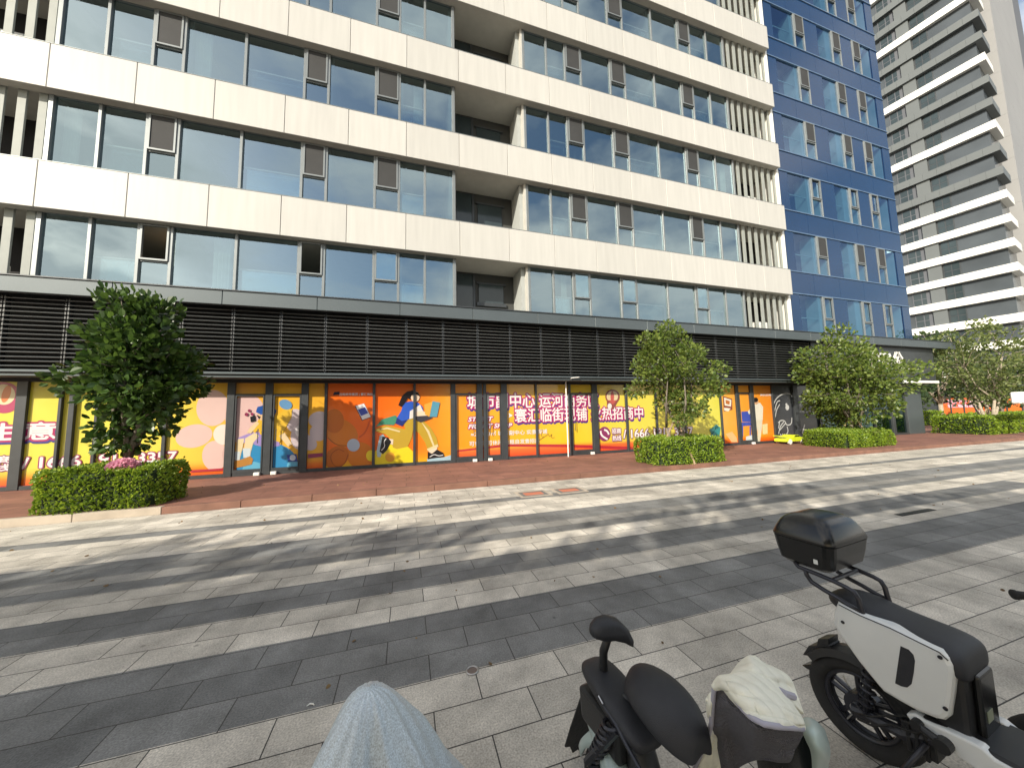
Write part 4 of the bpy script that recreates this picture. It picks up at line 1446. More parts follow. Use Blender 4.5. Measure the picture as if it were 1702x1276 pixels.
# trees and hedges further back
GB = 'trees behind the podium corner'
for i, (x, y, zc, rx, rz, sd_, lb) in enumerate(((38.5, 17.5, 4.2, 3.0, 3.0, 61, 'dark green tree just behind the podium corner'), (46, 18.0, 4.6, 3.6, 3.4, 62, 'large dark tree behind the pale street tree'),
                                                   (53, 17.0, 4.4, 3.6, 3.2, 63, 'dark tree nearest the right edge behind the pale street tree'), (44, 25.0, 5.4, 3.8, 4.0, 64, 'far tree in the shade behind the podium end'))):
    make_tree('background_tree', lb, (x, y, .0), zc, rx, rx * .8, rz, M['leafback'], M['palebark'] if i % 2 else M['bark'], sd_, nclump=46, per=70, lsize=.30, fork=1.7, trunk_r=.15, group=GB, cl=.85, cat='tree')
make_hedge('low dark hedge in the shade behind the podium corner', 34.5, 40, 15.5, 17.0, .12, 1.1, 16, n=2600, lf=.11, group='hedges behind the podium')
make_hedge('long low hedge before the far banner', 42.0, 60, 14.6, 16.2, .0, .8, 17, n=3200, lf=.13, group='hedges behind the podium')
# pink flowers in the first hedge
f = thing('pink_hydrangea', 'ball of pink blossoms above the left hedge', 'flowers', (-5.05, 8.35, .80))
rs = np.random.RandomState(9)
v = rs.normal(0, 1, (520, 3)); v /= np.linalg.norm(v, axis=1, keepdims=True)
v[:, 2] = np.abs(v[:, 2])
leaf_mesh('blossom', v * np.array([[.21, .17, .15]]), v + np.array([[0, 0, .3]]), rs.uniform(.03, .06, 520), M['pink'], f, 9, aspect=1.5)
MB().tube([(-5.05, 8.35, .5), (-5.05, 8.35, .84)], .02, 6).build('stem', M['hedgecore'], f)
# street trees on the camera's side of the plaza (only their shade and reflection reach the picture)
t0 = None
for i, (x, y, s_, rz_) in enumerate(((-19.5, -5.6, 1.0, 0), (-14.2, -5.2, 1.02, 70), (-9.2, -5.8, .98, 150), (-4.4, -6.2, 1.0, 220), (.8, -6.6, .92, 300), (6.5, -7.4, .86, 330), (-16.9, -6.0, .97, 15), (-11.7, -5.9, 1.0, 95), (-6.8, -6.3, 1.0, 190), (-1.9, -6.7, .97, 260))):
    if t0 is None:
        t0 = make_tree('shade_tree', 'tall plaza tree shading the paving, on the viewer side of the plaza', (x, y, 0), 5.6, 3.0, 2.8, 3.0, M['leafback'], M['bark'], 71, nclump=74, per=75, lsize=.34, fork=2.4, trunk_r=.16, group='plaza trees on the viewer side', cl=.95)
        o = t0
    else:
        o = copy_tree(t0)
        o.location = (x, y, 0)
    o.scale = (s_ * .90, s_ * .90, s_ * .90)
    o.rotation_euler = (0, 0, R(rz_))

# ------------------------------------------------------------------ parked scooters in the foreground
class Ride:
    """local frame: s along the heading, w to the rider's right, z up"""
    def __init__(s, P0, deg):
        s.P0 = Vector(P0)
        s.h = Vector((math.sin(R(deg)), -math.cos(R(deg)), 0))
        s.n = Vector((s.h.y, -s.h.x, 0))

    def __call__(s, a, w_, z):
        return s.P0 + s.h * a + s.n * w_ + Vector((0, 0, z))

    def px(s, px_, py_, w_):
        """point of the pixel's ray on the upright plane w = w_"""
        d = ray(px_, py_)
        t = ((s.P0 + s.n * w_ - CAM).dot(s.n)) / d.dot(s.n)
        return CAM + d * t

    def box(s, b, a0, a1, w0, w1, z0, z1, taper=0):
        vs = [s(a, w_ * (1 - taper * (z == z1)), z) for z in (z0, z1) for w_ in (w0, w1) for a in (a0, a1)]
        return b.add(vs, [(0, 2, 3, 1), (4, 5, 7, 6), (0, 1, 5, 4), (2, 6, 7, 3), (0, 4, 6, 2), (1, 3, 7, 5)])

    def wheel(s, parent, a, w_, r, wd, name='wheel'):
        root = MB()
        c = s(a, w_, r)
        N, K = 40, 12
        rings = []
        for i in range(N + 1):
            th = 2 * math.pi * i / N
            d = s.h * math.cos(th) + Vector((0, 0, 1)) * math.sin(th)
            rings.append([c + d * (r - wd * .42 + wd * .42 * math.cos(2 * math.pi * k / K)) + s.n * (wd * .5 * math.sin(2 * math.pi * k / K)) for k in range(K)])
        root.loft(rings, cap=False)
        wh = root.build(name, M['rubber'], parent, smooth=True)
        rim = MB()
        ri = r - wd * .8
        for ww in (-.02, .02):
            pts = [c + s.n * ww + (s.h * math.cos(t_) + Vector((0, 0, 1)) * math.sin(t_)) * ri for t_ in [2 * math.pi * i / 36 for i in range(37)]]
            rim.tube(pts, .012, 7, cap=False)
        for k in range(5):
            t_ = 2 * math.pi * k / 5 + .3
            for da in (-.14, .14):
                d0 = s.h * math.cos(t_ + da * 2) + Vector((0, 0, 1)) * math.sin(t_ + da * 2)
                d1 = s.h * math.cos(t_ + da) + Vector((0, 0, 1)) * math.sin(t_ + da)
                rim.tube([c + d0 * .045, c + d1 * ri], .011, 6)
        rim.tube([c - s.n * .05, c + s.n * .05], .055, 18)
        rim.build('rim', M['steel'], wh, smooth=False)
        hb = MB().tube([c + s.n * .051, c + s.n * .075], .022, 12)
        for k in range(3):
            t_ = 2 * math.pi * k / 3
            d1 = s.h * math.cos(t_) + Vector((0, 0, 1)) * math.sin(t_)
            hb.tube([c + d1 * .07 + s.n * .03, c + d1 * .115 + s.n * .03], .0035, 5)
        hb.build('hub', M['alloy'], wh)
        return wh


g4 = lambda x, y: (1320 + x / 4.455, 1020 + y / 4.455)
g5 = lambda x, y: (1280 + x / 5.8, 840 + y / 5.8)
Sw = Ride((2.12, 1.27, 0), 6)
wsc = thing('white_scooter', 'white electric scooter with a black top box on its rear rack and a black seat', 'scooter', (2.14, 1.0, 0))


def slab(b, ride, pts, w_, d):
    P = [ride.px(x, y, w_) for x, y in pts]
    return b.prism(P, ride.n * d)


panel = [g4(*p) for p in [(313, -91), (285, -20), (280, 60), (318, 140), (400, 250), (470, 350), (600, 510), (660, 580), (780, 652), (920, 730), (1060, 786), (1112, 796), (1150, 768), (1172, 620), (1192, 440), (1184, 385), (1150, 330), (1085, 272), (900, 185), (713, 93), (490, -3)]]
P = [Sw.px(x, y, .145) for x, y in panel]
cen = sum(P, Vector()) / len(P)


def shell(side):
    b = MB()
    rings = []
    for ww, sc_ in ((.09, 1.0), (.128, .995), (.141, .965), (.147, .90), (.149, .6), (.15, .2)):
        ring = []
        for p in P:
            q = cen + (p - cen) * sc_
            loc_w = (q - Sw.P0).dot(Sw.n)
            ring.append(q + Sw.n * (side * ww - loc_w) - Vector((0, 0, .04 if side < 0 else 0)))
        rings.append(ring)
    return b.loft(rings)


for side in (1, -1):
    shell(side).build('side_panel', M['whitebody'], wsc, smooth=False)
inset = [g4(*p) for p in [(790, 235), (850, 262), (885, 300), (897, 345), (888, 430), (872, 515), (840, 541), (795, 532), (750, 510)]]
b = MB()
slab(b, Sw, inset, .1475, .0035)
b.build('dark_inset', M['leather'], wsc)
# dark inner body
inner = [(p - cen) * .95 + cen for p in P]
b = MB().prism([p + Sw.n * (-.09 - (p - Sw.P0).dot(Sw.n)) for p in inner], Sw.n * .18)
b.build('inner_body', M['plastic'], wsc)
# seat: loft along s
rings = []
for (a, zt_, hw, th) in ((-.02, .70, .04, .02), (.0, .718, .085, .05), (.05, .728, .115, .075), (.12, .727, .13, .09), (.20, .708, .137, .10), (.28, .702, .142, .105), (.36, .70, .145, .11), (.405, .693, .142, .115), (.428, .676, .132, .10), (.436, .645, .11, .06)):
    rg = []
    for i in range(20):
        t_ = 2 * math.pi * i / 20
        c, q = math.cos(t_), math.sin(t_)
        rg.append(Sw(a, math.copysign(abs(c) ** .55, c) * hw, zt_ - th / 2 + math.copysign(abs(q) ** .6, q) * th / 2))
    rings.append(rg)
MB().loft(rings).build('seat', M['leather'], wsc, smooth=True, sub=1)
b = MB()
Sw.box(b, .33, .425, -.112, .112, .36, .62, .05)
b.build('seat_box_front', M['plastic'], wsc, bev=.018)
b = MB()
Sw.box(b, .4255, .447, -.095, .06, .33, .60, .08)
fc = b.build('battery_door', M['gloss'], wsc, bev=.012)
b = MB()
Sw.box(b, .4475, .4495, -.02, .03, .43, .47)
b.build('sticker', mat('olive_sticker', (.30, .33, .24), .5), fc)
# footboard and skirts
b = MB()
Sw.box(b, .30, 1.05, -.135, .135, .335, .385, .03)
b.build('footboard', M['plastic'], wsc, bev=.012)
skirt = [g4(*p) for p in [(820, 735), (885, 735), (960, 785), (1200, 895), (1380, 985), (1480, 1075), (1600, 1141), (1800, 1240), (1800, 1420), (1560, 1290), (1330, 1141), (1140, 1010), (1000, 930), (900, 850)]]
P2 = [Sw.px(x, y, .142) for x, y in skirt]
b = MB().prism(P2, -Sw.n * .05)
b.build('skirt', M['whitebody'], wsc, bev=.008)
b = MB().prism([p - Sw.n * .285 for p in P2], Sw.n * .05)
b.build('skirt', M['whitebody'], wsc, bev=.008)
b = MB()
pa, pb = Sw.px(*g4(905, 815), .165), Sw.px(*g4(1105, 970), .165)
b.tube([pa, pa * .5 + pb * .5, pb], [.014, .0155, .018], 12)
b.tube([pb - Sw.n * .022, pb + Sw.n * .02], .024, 14).tube([pa - Sw.n * .02, pa + Sw.n * .016], .017, 12)
b.build('footpeg', M['plastic'], wsc, smooth=False)
# rear wheel, fender, swing arm, shock
whl = Sw.wheel(wsc, .06, .0, .215, .10)
b = MB()
rings = []
for i in range(15):
    t_ = R(20 + 128 * i / 14)
    d = Sw.h * math.cos(t_) + Vector((0, 0, math.sin(t_)))
    c = Sw(.06, 0, .215)
    rings.append([c + d * (.228 + e) + Sw.n * w_ for (w_, e) in ((-.062, -.03), (-.055, .004), (0, .012), (.055, .004), (.062, -.03), (.05, -.026), (0, .0), (-.05, -.026))])
b.loft(rings)
b.build('rear_fender', M['plastic'], wsc)
b = MB()
brk = [g4(*p) for p in [(62, 302), (105, 235), (165, 232), (175, 183), (255, 182), (258, 228), (272, 235), (240, 300), (215, 330), (110, 312)]]
b.prism([Sw.px(x, y, .04) for x, y in brk], -Sw.n * .09)
brk = [g4(*p) for p in [(55, 378), (120, 372), (165, 315), (240, 300), (250, 400), (150, 430), (95, 408)]]
b2_ = MB().prism([Sw.px(x, y, .035) for x, y in brk], -Sw.n * .07)
b.build('tail_bracket', M['plastic'], wsc, bev=.004)
b2_.build('tail_lamp', M['gloss'], wsc, bev=.004)
b = MB()
for ww in (.075, -.075):
    b.tube([Sw(.05, ww, .215), Sw(.22, ww, .235), Sw(.34, ww * .9, .30)], [.022, .026, .03], 8)
b.build('swing_arm', M['steel'], wsc)
b = MB()
hx = []
for i in range(90):
    t_ = i / 89
    c0, c1 = Sw(.10, .085, .24), Sw(.14, .085, .47)
    c = c0.lerp(c1, t_)
    hx.append(c + Sw.h * .025 * math.cos(t_ * 44) + Sw.n * .025 * math.sin(t_ * 44))
b.tube(hx, .006, 5)
b.tube([Sw(.10, .085, .22), Sw(.14, .085, .49)], .012, 8)
b.build('shock_absorber', M['steel'], wsc)
b = MB()
for q in range(3):
    Sw.box(b, .235 + .025 * q, .25 + .025 * q, -.06, .10, .19, .31)
Sw.box(b, .22, .32, -.055, .092, .20, .30)
b.build('motor_cover', M['plastic'], wsc, bev=.004)
# rack
low = [(330, 600), (352, 665), (400, 735), (520, 812), (640, 882), (760, 960), (880, 1030)]
upp = [(240, 545), (275, 590), (430, 650), (600, 722), (740, 790), (812, 835), (852, 900), (872, 980), (900, 1060), (925, 1108)]
for sgn in (1, -1):
    b = MB()
    for pts in (low, upp):
        Q = [Sw.px(*g5(*p), .125) for p in pts]
        if sgn < 0:
            Q = [p - Sw.n * .25 for p in Q]
        b.tube(Q, .0105, 9)
    b.build('rack_rail', M['steel'], wsc, smooth=True)
qa = Sw.px(*g5(590, 720), .125)
b = MB().tube([qa, qa - Sw.n * .25], .009, 8)
qa = Sw.px(*g5(240, 545), .125)
b.tube([qa, qa - Sw.n * .25], .009, 8)
b.build('rack_crossbar', M['steel'], wsc)
# top box
b = MB()
BX = (-.205, .075, -.205, .165)


def boxring(ins, z, cr):
    a0, a1, w0, w1 = BX[0] + ins, BX[1] - ins, BX[2] + ins, BX[3] - ins
    rg = []
    for (ca, cw, st) in ((a1 - cr, w1 - cr, 0), (a0 + cr, w1 - cr, 90), (a0 + cr, w0 + cr, 180), (a1 - cr, w0 + cr, 270)):
        for k in range(5):
            t_ = R(st + 90 * k / 4)
            rg.append(Sw(ca + cr * math.cos(t_), cw + cr * math.sin(t_), z))
    return rg


b.loft([boxring(.07, .822, .03), boxring(.05, .824, .03), boxring(.022, .848, .035), boxring(.010, .905, .04), boxring(.003, .962, .04)])
bx = b.build('top_box', M['gloss'], wsc, smooth=False)
b = MB().loft([boxring(.001, .966, .04), boxring(.0, .975, .04), boxring(.010, 1.005, .045), boxring(.026, 1.042, .048), boxring(.040, 1.060, .048), boxring(.060, 1.073, .045), boxring(.085, 1.079, .04), boxring(.11, 1.081, .03)])
b.build('lid', M['gloss'], bx, smooth=True)
b = MB().loft([boxring(.008, .9615, .04), boxring(.008, .9665, .04)])
b.build('seam', M['rubber'], bx)
st = Sw.px(*g5(445, 540), .15)
b = MB()
b.add([st + Sw.h * a + Vector((0, 0, z)) + Sw.n * .006 for a, z in ((-.009, -.011), (.009, -.011), (.009, .011), (-.009, .011))], [(0, 1, 2, 3)])
b.build('sticker', M['sticker'], bx)
# front column, outside the picture but part of the machine
b = MB()
b.tube([Sw(1.02, 0, .36), Sw(1.10, 0, .62), Sw(1.02, 0, .98)], [.07, .06, .035], 12)
b.build('front_column', M['whitebody'], wsc)
MB().tube([Sw(1.0, -.30, 1.02), Sw(1.03, -.1, .99), Sw(1.03, .1, .99), Sw(1.0, .30, 1.02)], .014, 8).build('handlebar', M['plastic'], wsc)
Sw.wheel(wsc, 1.22, .0, .215, .09)

# trim, bolts, cables and a kick stand
tp = [Sw.px(*g4(*p), .149) for p in ((330, -70), (490, 12), (713, 106), (900, 198), (1075, 284), (1140, 345))]
MB().tube(tp, .0022, 5).build('panel_seam', M['rubber'], wsc)
for p in ((360, 60), (1120, 700), (1080, 320)):
    c = Sw.px(*g4(*p), .1485)
    MB().tube([c - Sw.n * .002, c + Sw.n * .0025], .007, 10).build('bolt', M['steel'], wsc)
c0 = Sw(.20, .10, .33)
MB().tube([Sw(.08, .11, .20), Sw(.14, .125, .22), Sw(.20, .12, .27), Sw(.27, .115, .29), Sw(.33, .10, .34)], .005, 6).build('cable', M['rubber'], wsc, smooth=True)
MB().tube([Sw(.06, .10, .21), Sw(.13, .118, .25), Sw(.21, .112, .31), Sw(.30, .10, .37)], .004, 6).build('cable', M['rubber'], wsc, smooth=True)
MB().tube([Sw(.30, .11, .27), Sw(.22, .16, .10), Sw(.21, .165, .01), Sw(.17, .17, .008)], .010, 8).build('kick_stand', M['steel'], wsc, smooth=True)

# --- small mint bike with black saddle
Sm = Ride((.745, 1.3, 0), 6)
h7 = lambda x, y: (940 + x / 7.09, 1100 + y / 7.09)
bk = thing('electric_bike', 'small mint electric bike with black saddle and a small black backrest', 'electric bike', (.76, 1.1, 0))
b = MB()
rings = []
for (a, w_, zt_, hw, th) in ((.165, -.03, .735, .035, .03), (.18, -.03, .752, .065, .05), (.21, -.03, .763, .085, .06), (.26, -.03, .768, .10, .066), (.31, -.03, .764, .105, .07), (.36, -.03, .752, .098, .072), (.40, -.03, .733, .078, .07), (.43, -.03, .712, .05, .055), (.438, -.03, .703, .035, .04)):
    rg = []
    for i in range(24):
        t_ = 2 * math.pi * i / 24
        c, q = math.cos(t_), math.sin(t_)
        rg.append(Sm(a, w_ + math.copysign(abs(c) ** .8, c) * hw, zt_ - th / 2 - (.035 * abs(c) ** 2) + math.copysign(abs(q) ** .8, q) * th / 2))
    rings.append(rg)
b.loft(rings)
b.build('saddle', M['leather'], bk, smooth=True, sub=1)
rings = []
for (a, zt_, hw, th) in ((-.03, .655, .03, .03), (-.01, .675, .055, .05), (.05, .68, .07, .06), (.12, .672, .075, .07), (.20, .655, .075, .07), (.27, .63, .07, .06), (.31, .61, .05, .03)):
    rg = []
    for i in range(20):
        t_ = 2 * math.pi * i / 20
        c, q = math.cos(t_), math.sin(t_)
        rg.append(Sm(a, math.copysign(abs(c) ** .6, c) * hw + .03, zt_ - th / 2 + math.copysign(abs(q) ** .7, q) * th / 2))
    rings.append(rg)
MB().loft(rings).build('rear_pad', M['leather'], bk, smooth=True, sub=1)
b = MB()
st0 = Sm.px(1003, 1106, .03)
st1 = Sm.px(1003, 1082, .03)
st2 = Sm.px(1012, 1060, .03)
b.tube([st0 - Vector((0, 0, .06)), st0, st1, st2 + Vector((0, 0, .01))], [.018, .016, .016, .014], 9)
b.build('backrest_post', M['plastic'], bk, smooth=True)
# backrest: half disc cushion
hd = [Sm.px(982, 1054, .03), Sm.px(984, 1043, .03), Sm.px(994, 1031, .03), Sm.px(1010, 1026, .03), Sm.px(1028, 1030, .03), Sm.px(1042, 1043, .03), Sm.px(1050, 1060, .03), Sm.px(1049, 1069, .03), Sm.px(1036, 1062, .03), Sm.px(1015, 1057, .03), Sm.px(1000, 1059, .03)]
cc = sum(hd, Vector()) / len(hd)
# lay it across the bike: the outline faces the viewer
vdir = (cc - CAM).normalized()
b = MB()
rings = []
for dq, sc_ in ((-.022, .72), (-.018, .92), (-.006, 1.0), (.008, 1.0), (.018, .9), (.022, .7)):
    rings.append([cc + (p - cc) * sc_ + Sm.h * dq * 1.2 - Vector((0, 0, dq * .3)) for p in [CAM + (q - CAM) * (((cc - CAM).dot(Sm.h)) / ((q - CAM).dot(Sm.h))) for q in hd]])
b.loft(rings)
b.build('backrest', M['leather'], bk, smooth=True)
b = MB()
Sm.box(b, -.02, .20, -.03, .085, .46, .585, -.1)
b.build('seat_box', M['plastic'], bk, bev=.015)
b = MB()
b.tube([Sm(.17, .0, .66), Sm(.24, .0, .40), Sm(.27, .0, .28)], [.035, .06, .07], 14)
b.build('seat_tube', M['plastic'], bk, smooth=True)
b = MB()
b.tube([Sm(.02, .05, .47), Sm(.14, .06, .43), Sm(.30, .06, .30), Sm(.50, .05, .24), Sm(.80, .03, .24), Sm(1.1, .0, .5)], [.03, .05, .06, .06, .05, .04], 14)
b.build('frame', M['mint'], bk, smooth=True)
Sm.wheel(bk, .10, .0, .20, .085)
b = MB()
rings = []
for i in range(15):
    t_ = R(75 + 85 * i / 14)
    d = Sm.h * math.cos(t_) + Vector((0, 0, math.sin(t_)))
    c = Sm(.10, .0, .20)
    rings.append([c + d * (.215 + e) + Sm.n * w_ for (w_, e) in ((-.058, -.03), (-.045, .004), (0, .014), (.045, .004), (.058, -.03), (.05, -.03), (0, .004), (-.05, -.03))])
b.loft(rings)
b.build('rear_fender', M['mint'], bk, smooth=True)
b = MB()
fl = [(215, 322), (330, 330), (400, 480), (470, 660), (330, 760), (240, 930), (262, 985), (185, 1090), (150, 1025), (85, 1068), (55, 995), (-5, 1000), (60, 780)]
FQ = []
for p in fl:
    d = ray(*h7(*p))
    o_ = Sm(-.16, 0, .5)
    nn_ = (Sm.h - Vector((0, 0, .35))).normalized()
    FQ.append(CAM + d * ((o_ - CAM).dot(nn_) / d.dot(nn_)))
b.prism(FQ, -Sm.h * .006)
b.build('mud_flap', M['rubber'], bk)
b = MB()
hx = []
for i in range(100):
    t_ = i / 99
    c = Sm.px(*h7(545, 720), .10).lerp(Sm.px(*h7(330, 1150), .10), t_)
    hx.append(c + Sm.h * .026 * math.cos(t_ * 52) + Sm.n * .026 * math.sin(t_ * 52))
b.tube(hx, .0065, 5)
b.tube([hx[0], hx[-1]], .014, 8)
b.build('spring', M['steel'], bk)
b = MB()
rl = [Sm.px(*h7(*p), .10) for p in [(380, 390), (470, 540), (600, 740), (720, 980), (860, 1230), (980, 1400)]]
b.tube(rl, .007, 7)
b.build('side_rail', M['steel'], bk, smooth=True)
a_, c_ = Sm.px(*h7(388, 395), .108), Sm.px(*h7(440, 490), .108)
MB().tube([a_, c_], .0028, 5).build('chrome_strip', M['alloy'], bk)
b = MB().tube([Sm(1.16, 0, .2), Sm(1.22, 0, .6), Sm(1.26, 0, .82)], .022, 10)
b.build('steering_column', M['mint'], bk)
MB().tube([Sm(1.22, -.26, .87), Sm(1.26, 0, .83), Sm(1.22, .26, .87)], .013, 8).build('handlebar', M['plastic'], bk)
Sm.wheel(bk, 1.12, .0, .20, .07)

# --- silver rain cover over a parked scooter
cv = thing('silver_cover', 'silver grey rain cover draped to a peak over a parked scooter', 'vehicle cover', (-.08, .9, 0))
NA, NT = 120, 46
apex = Vector((-.085, .955, 1.0))
V, F = [], []
rs = np.random.RandomState(4)
for j in range(NT + 1):
    t_ = j / NT
    drop_ = .80 * t_
    for i in range(NA):
        th = 2 * math.pi * i / NA
        base = .50 * drop_ + .036 * (1 - math.exp(-drop_ * 34))
        fold = .10 * math.sin(2 * th + .9) + .08 * math.sin(3 * th + 2.2 - .6 * t_) + .02 * math.sin(8 * th + 3 * t_)
        for (a0, dr, wd, am) in ((-62, 16, .16, .26), (-38, 30, .20, .17), (-104, -14, .26, .12), (-150, -20, .30, .16), (-84, 4, .10, -.12), (10, 20, .3, .2), (75, 0, .4, .15), (140, 10, .4, .15)):
            da = (th - R(a0 + dr * t_) + math.pi) % (2 * math.pi) - math.pi
            fold += am * math.exp(-(da / wd) ** 2) * (1 if da > 0 else math.exp(-abs(da) / wd * .6))
        fold *= min(1, t_ * 6) * (1 - .2 * t_)
        el = 1 + .55 * max(0, -math.sin(th)) * t_
        r_ = max(0, base) * (1 + fold) * el
        wob = .006 * math.sin(17 * th + 21 * t_) * min(1, t_ * 6)
        V.append((apex.x + r_ * math.cos(th), apex.y + r_ * math.sin(th), apex.z - drop_ * (1 - math.exp(-drop_ * 22)) + wob))
for j in range(NT):
    for i in range(NA):
        F.append((j * NA + i, j * NA + (i + 1) % NA, (j + 1) * NA + (i + 1) % NA, (j + 1) * NA + i))
b = MB().add(V, F)
b.f.append(list(range(NA)))
b.m.append(0)
b.build('cloth', M['silver'], cv, smooth=True)
b = MB().tube([(-.085, .94, .90), (-.07, .90, .55), (-.02, .80, .2)], [.02, .04, .06], 10)
b.build('covered_scooter', M['plastic'], cv)

# --- scooter under a cream quilt
q6 = lambda x, y: (1150 + x / 6.512, 1080 + y / 6.512)
qs = thing('mint_scooter', 'pale mint scooter with a cream quilted windshield apron over its handlebar', 'scooter', (1.15, .75, 0))


def patch(rows, nu, nv, m, name, parent, disp=.006, seed=2, thick=.008, quilt=0):
    """rows: list of rows of (x, y, z) crop pixels with a height; smooth grid through them"""
    G = [[onz(*q6(x, y), z) for x, y, z in r] for r in rows]

    def spl(P_, t_):
        n = len(P_) - 1
        k = min(int(t_ * n), n - 1)
        f_ = t_ * n - k
        p0, p1, p2, p3 = P_[max(k - 1, 0)], P_[k], P_[k + 1], P_[min(k + 2, n)]
        return .5 * ((2 * p1) + (p2 - p0) * f_ + (2 * p0 - 5 * p1 + 4 * p2 - p3) * f_ ** 2 + (3 * p1 - p0 - 3 * p2 + p3) * f_ ** 3)
    b = MB()
    V = []
    for j in range(nv + 1):
        cr = [spl([spl(r, u / nu) for r in G], j / nv) for u in range(nu + 1)]
        V += cr
    rr_ = random.Random(seed)
    ph = [rr_.uniform(0, 6) for _ in range(6)]
    vv = []
    for j in range(nv + 1):
        for u in range(nu + 1):
            p = V[j * (nu + 1) + u]
            a, c = u / nu, j / nv
            d = disp * (math.sin(9 * a + 5 * c + ph[0]) + .7 * math.sin(17 * a - 9 * c + ph[1]) + .5 * math.sin(5 * a + 23 * c + ph[2]))
            if quilt:
                d += quilt * (abs(math.sin(math.pi * 5 * a)) ** .5 + abs(math.sin(math.pi * 4 * c)) ** .5 - 1)
            vv.append(p + (CAM - p).normalized() * d)
    F = [(j * (nu + 1) + u, j * (nu + 1) + u + 1, (j + 1) * (nu + 1) + u + 1, (j + 1) * (nu + 1) + u) for j in range(nv) for u in range(nu)]
    return b.add(vv, F).build(name, m, parent, smooth=True, solid=thick)


# back fold of the quilt, then the upper sheet, then the grey mesh lining hanging below
patch([[(560, 150, .86), (600, 95, .88), (650, 78, .89), (700, 95, .89), (760, 160, .88)],
       [(520, 160, .87), (580, 120, .90), (650, 110, .91), (760, 160, .90), (900, 210, .87)],
       [(420, 290, .87), (560, 255, .90), (720, 255, .91), (900, 260, .90), (1040, 300, .86)],
       [(390, 310, .86), (560, 300, .89), (760, 310, .90), (960, 360, .88), (1110, 450, .84)],
       [(380, 330, .84), (560, 330, .87), (780, 360, .88), (1000, 520, .86), (1190, 690, .82)]], 40, 34, M['quilt'], 'quilt_back', qs, .008, 3, .012)
patch([[(235, 400, .86), (300, 310, .885), (400, 290, .90), (600, 250, .905), (760, 280, .90), (880, 330, .885), (960, 420, .87), (1060, 560, .855)],
       [(250, 405, .87), (330, 330, .90), (450, 370, .915), (620, 380, .925), (790, 420, .92), (930, 500, .905), (1030, 590, .89), (1110, 650, .865)],
       [(330, 400, .865), (420, 440, .90), (530, 500, .92), (690, 540, .93), (850, 580, .925), (980, 640, .91), (1080, 690, .89), (1165, 730, .86)],
       [(400, 470, .86), (500, 560, .89), (620, 660, .91), (770, 720, .92), (900, 750, .915), (1010, 770, .90), (1110, 790, .885), (1190, 800, .86)],
       [(420, 500, .85), (520, 600, .88), (640, 720, .90), (780, 790, .91), (900, 810, .905), (1010, 815, .89), (1110, 825, .875), (1195, 835, .85)]], 64, 48, M['quilt'], 'quilt_apron', qs, .006, 5, .014, quilt=.007)
patch([[(232, 420, .85), (300, 410, .86), (420, 520, .86), (520, 620, .865), (660, 745, .87), (850, 810, .87), (1020, 825, .865), (1190, 845, .84)],
       [(225, 560, .80), (320, 560, .83), (430, 640, .83), (540, 740, .84), (680, 850, .85), (850, 900, .85), (1020, 930, .84), (1195, 915, .82)],
       [(215, 800, .70), (320, 800, .74), (430, 850, .73), (560, 900, .76), (700, 980, .79), (850, 1020, .80), (1000, 1060, .80), (1130, 1040, .79)],
       [(260, 950, .62), (340, 960, .65), (440, 1000, .64), (560, 1020, .68), (690, 1090, .72), (840, 1130, .74), (960, 1170, .75), (1070, 1180, .75)],
       [(320, 1276, .5), (390, 1290, .52), (470, 1300, .52), (560, 1240, .58), (700, 1180, .66), (840, 1190, .70), (940, 1205, .72), (1040, 1205, .72)]], 44, 34, M['mesh'], 'mesh_lining', qs, .009, 8, .004)
patch([[(165, 545, .80), (190, 500, .81), (215, 470, .82), (232, 450, .83)],
       [(155, 590, .78), (185, 580, .79), (205, 580, .80), (225, 590, .80)],
       [(185, 720, .73), (195, 720, .73), (205, 720, .73), (214, 720, .74)]], 12, 12, M['quilt'], 'quilt_edge', qs, .002, 4, .01)
patch([[(225, 900, .62), (235, 895, .625), (248, 900, .63), (258, 920, .63)],
       [(150, 1080, .52), (190, 1080, .53), (240, 1080, .54), (285, 1080, .55)],
       [(60, 1290, .38), (140, 1290, .40), (230, 1290, .42), (325, 1290, .44)],
       [(0, 1480, .25), (100, 1480, .27), (230, 1480, .30), (350, 1480, .32)]], 16, 24, M['quilt'], 'quilt_flap', qs, .004, 6, .012, quilt=.003)
b = MB().tube([onz(*q6(*p), z) for p, z in (((395, 440), .868), ((330, 395), .868), ((270, 395), .862), ((238, 430), .85), ((228, 560), .80), ((210, 800), .70), ((170, 950), .61), ((100, 1110), .50), ((30, 1280), .38), ((-40, 1450), .26))], .0065, 7)
b.v = [tuple(Vector(v) + (CAM - Vector(v)).normalized() * .012) for v in b.v]
b.build('piping', M['piping'], qs, smooth=True)
b = MB().tube([onz(*q6(*p), z) for p, z in (((395, 440), .868), ((470, 540), .875), ((560, 650), .885), ((660, 740), .90), ((780, 800), .912), ((920, 822), .906), ((1080, 832), .88), ((1195, 845), .85))], .0065, 7)
b.v = [tuple(Vector(v) + (CAM - Vector(v)).normalized() * .02) for v in b.v]
b.build('piping', M['piping'], qs, smooth=True)
b = MB().tube([onz(*q6(*p), z) for p, z in (((940, 435), .885), ((1010, 470), .89), ((1100, 500), .875))], .009, 7)
b.build('strap', M['piping'], qs)
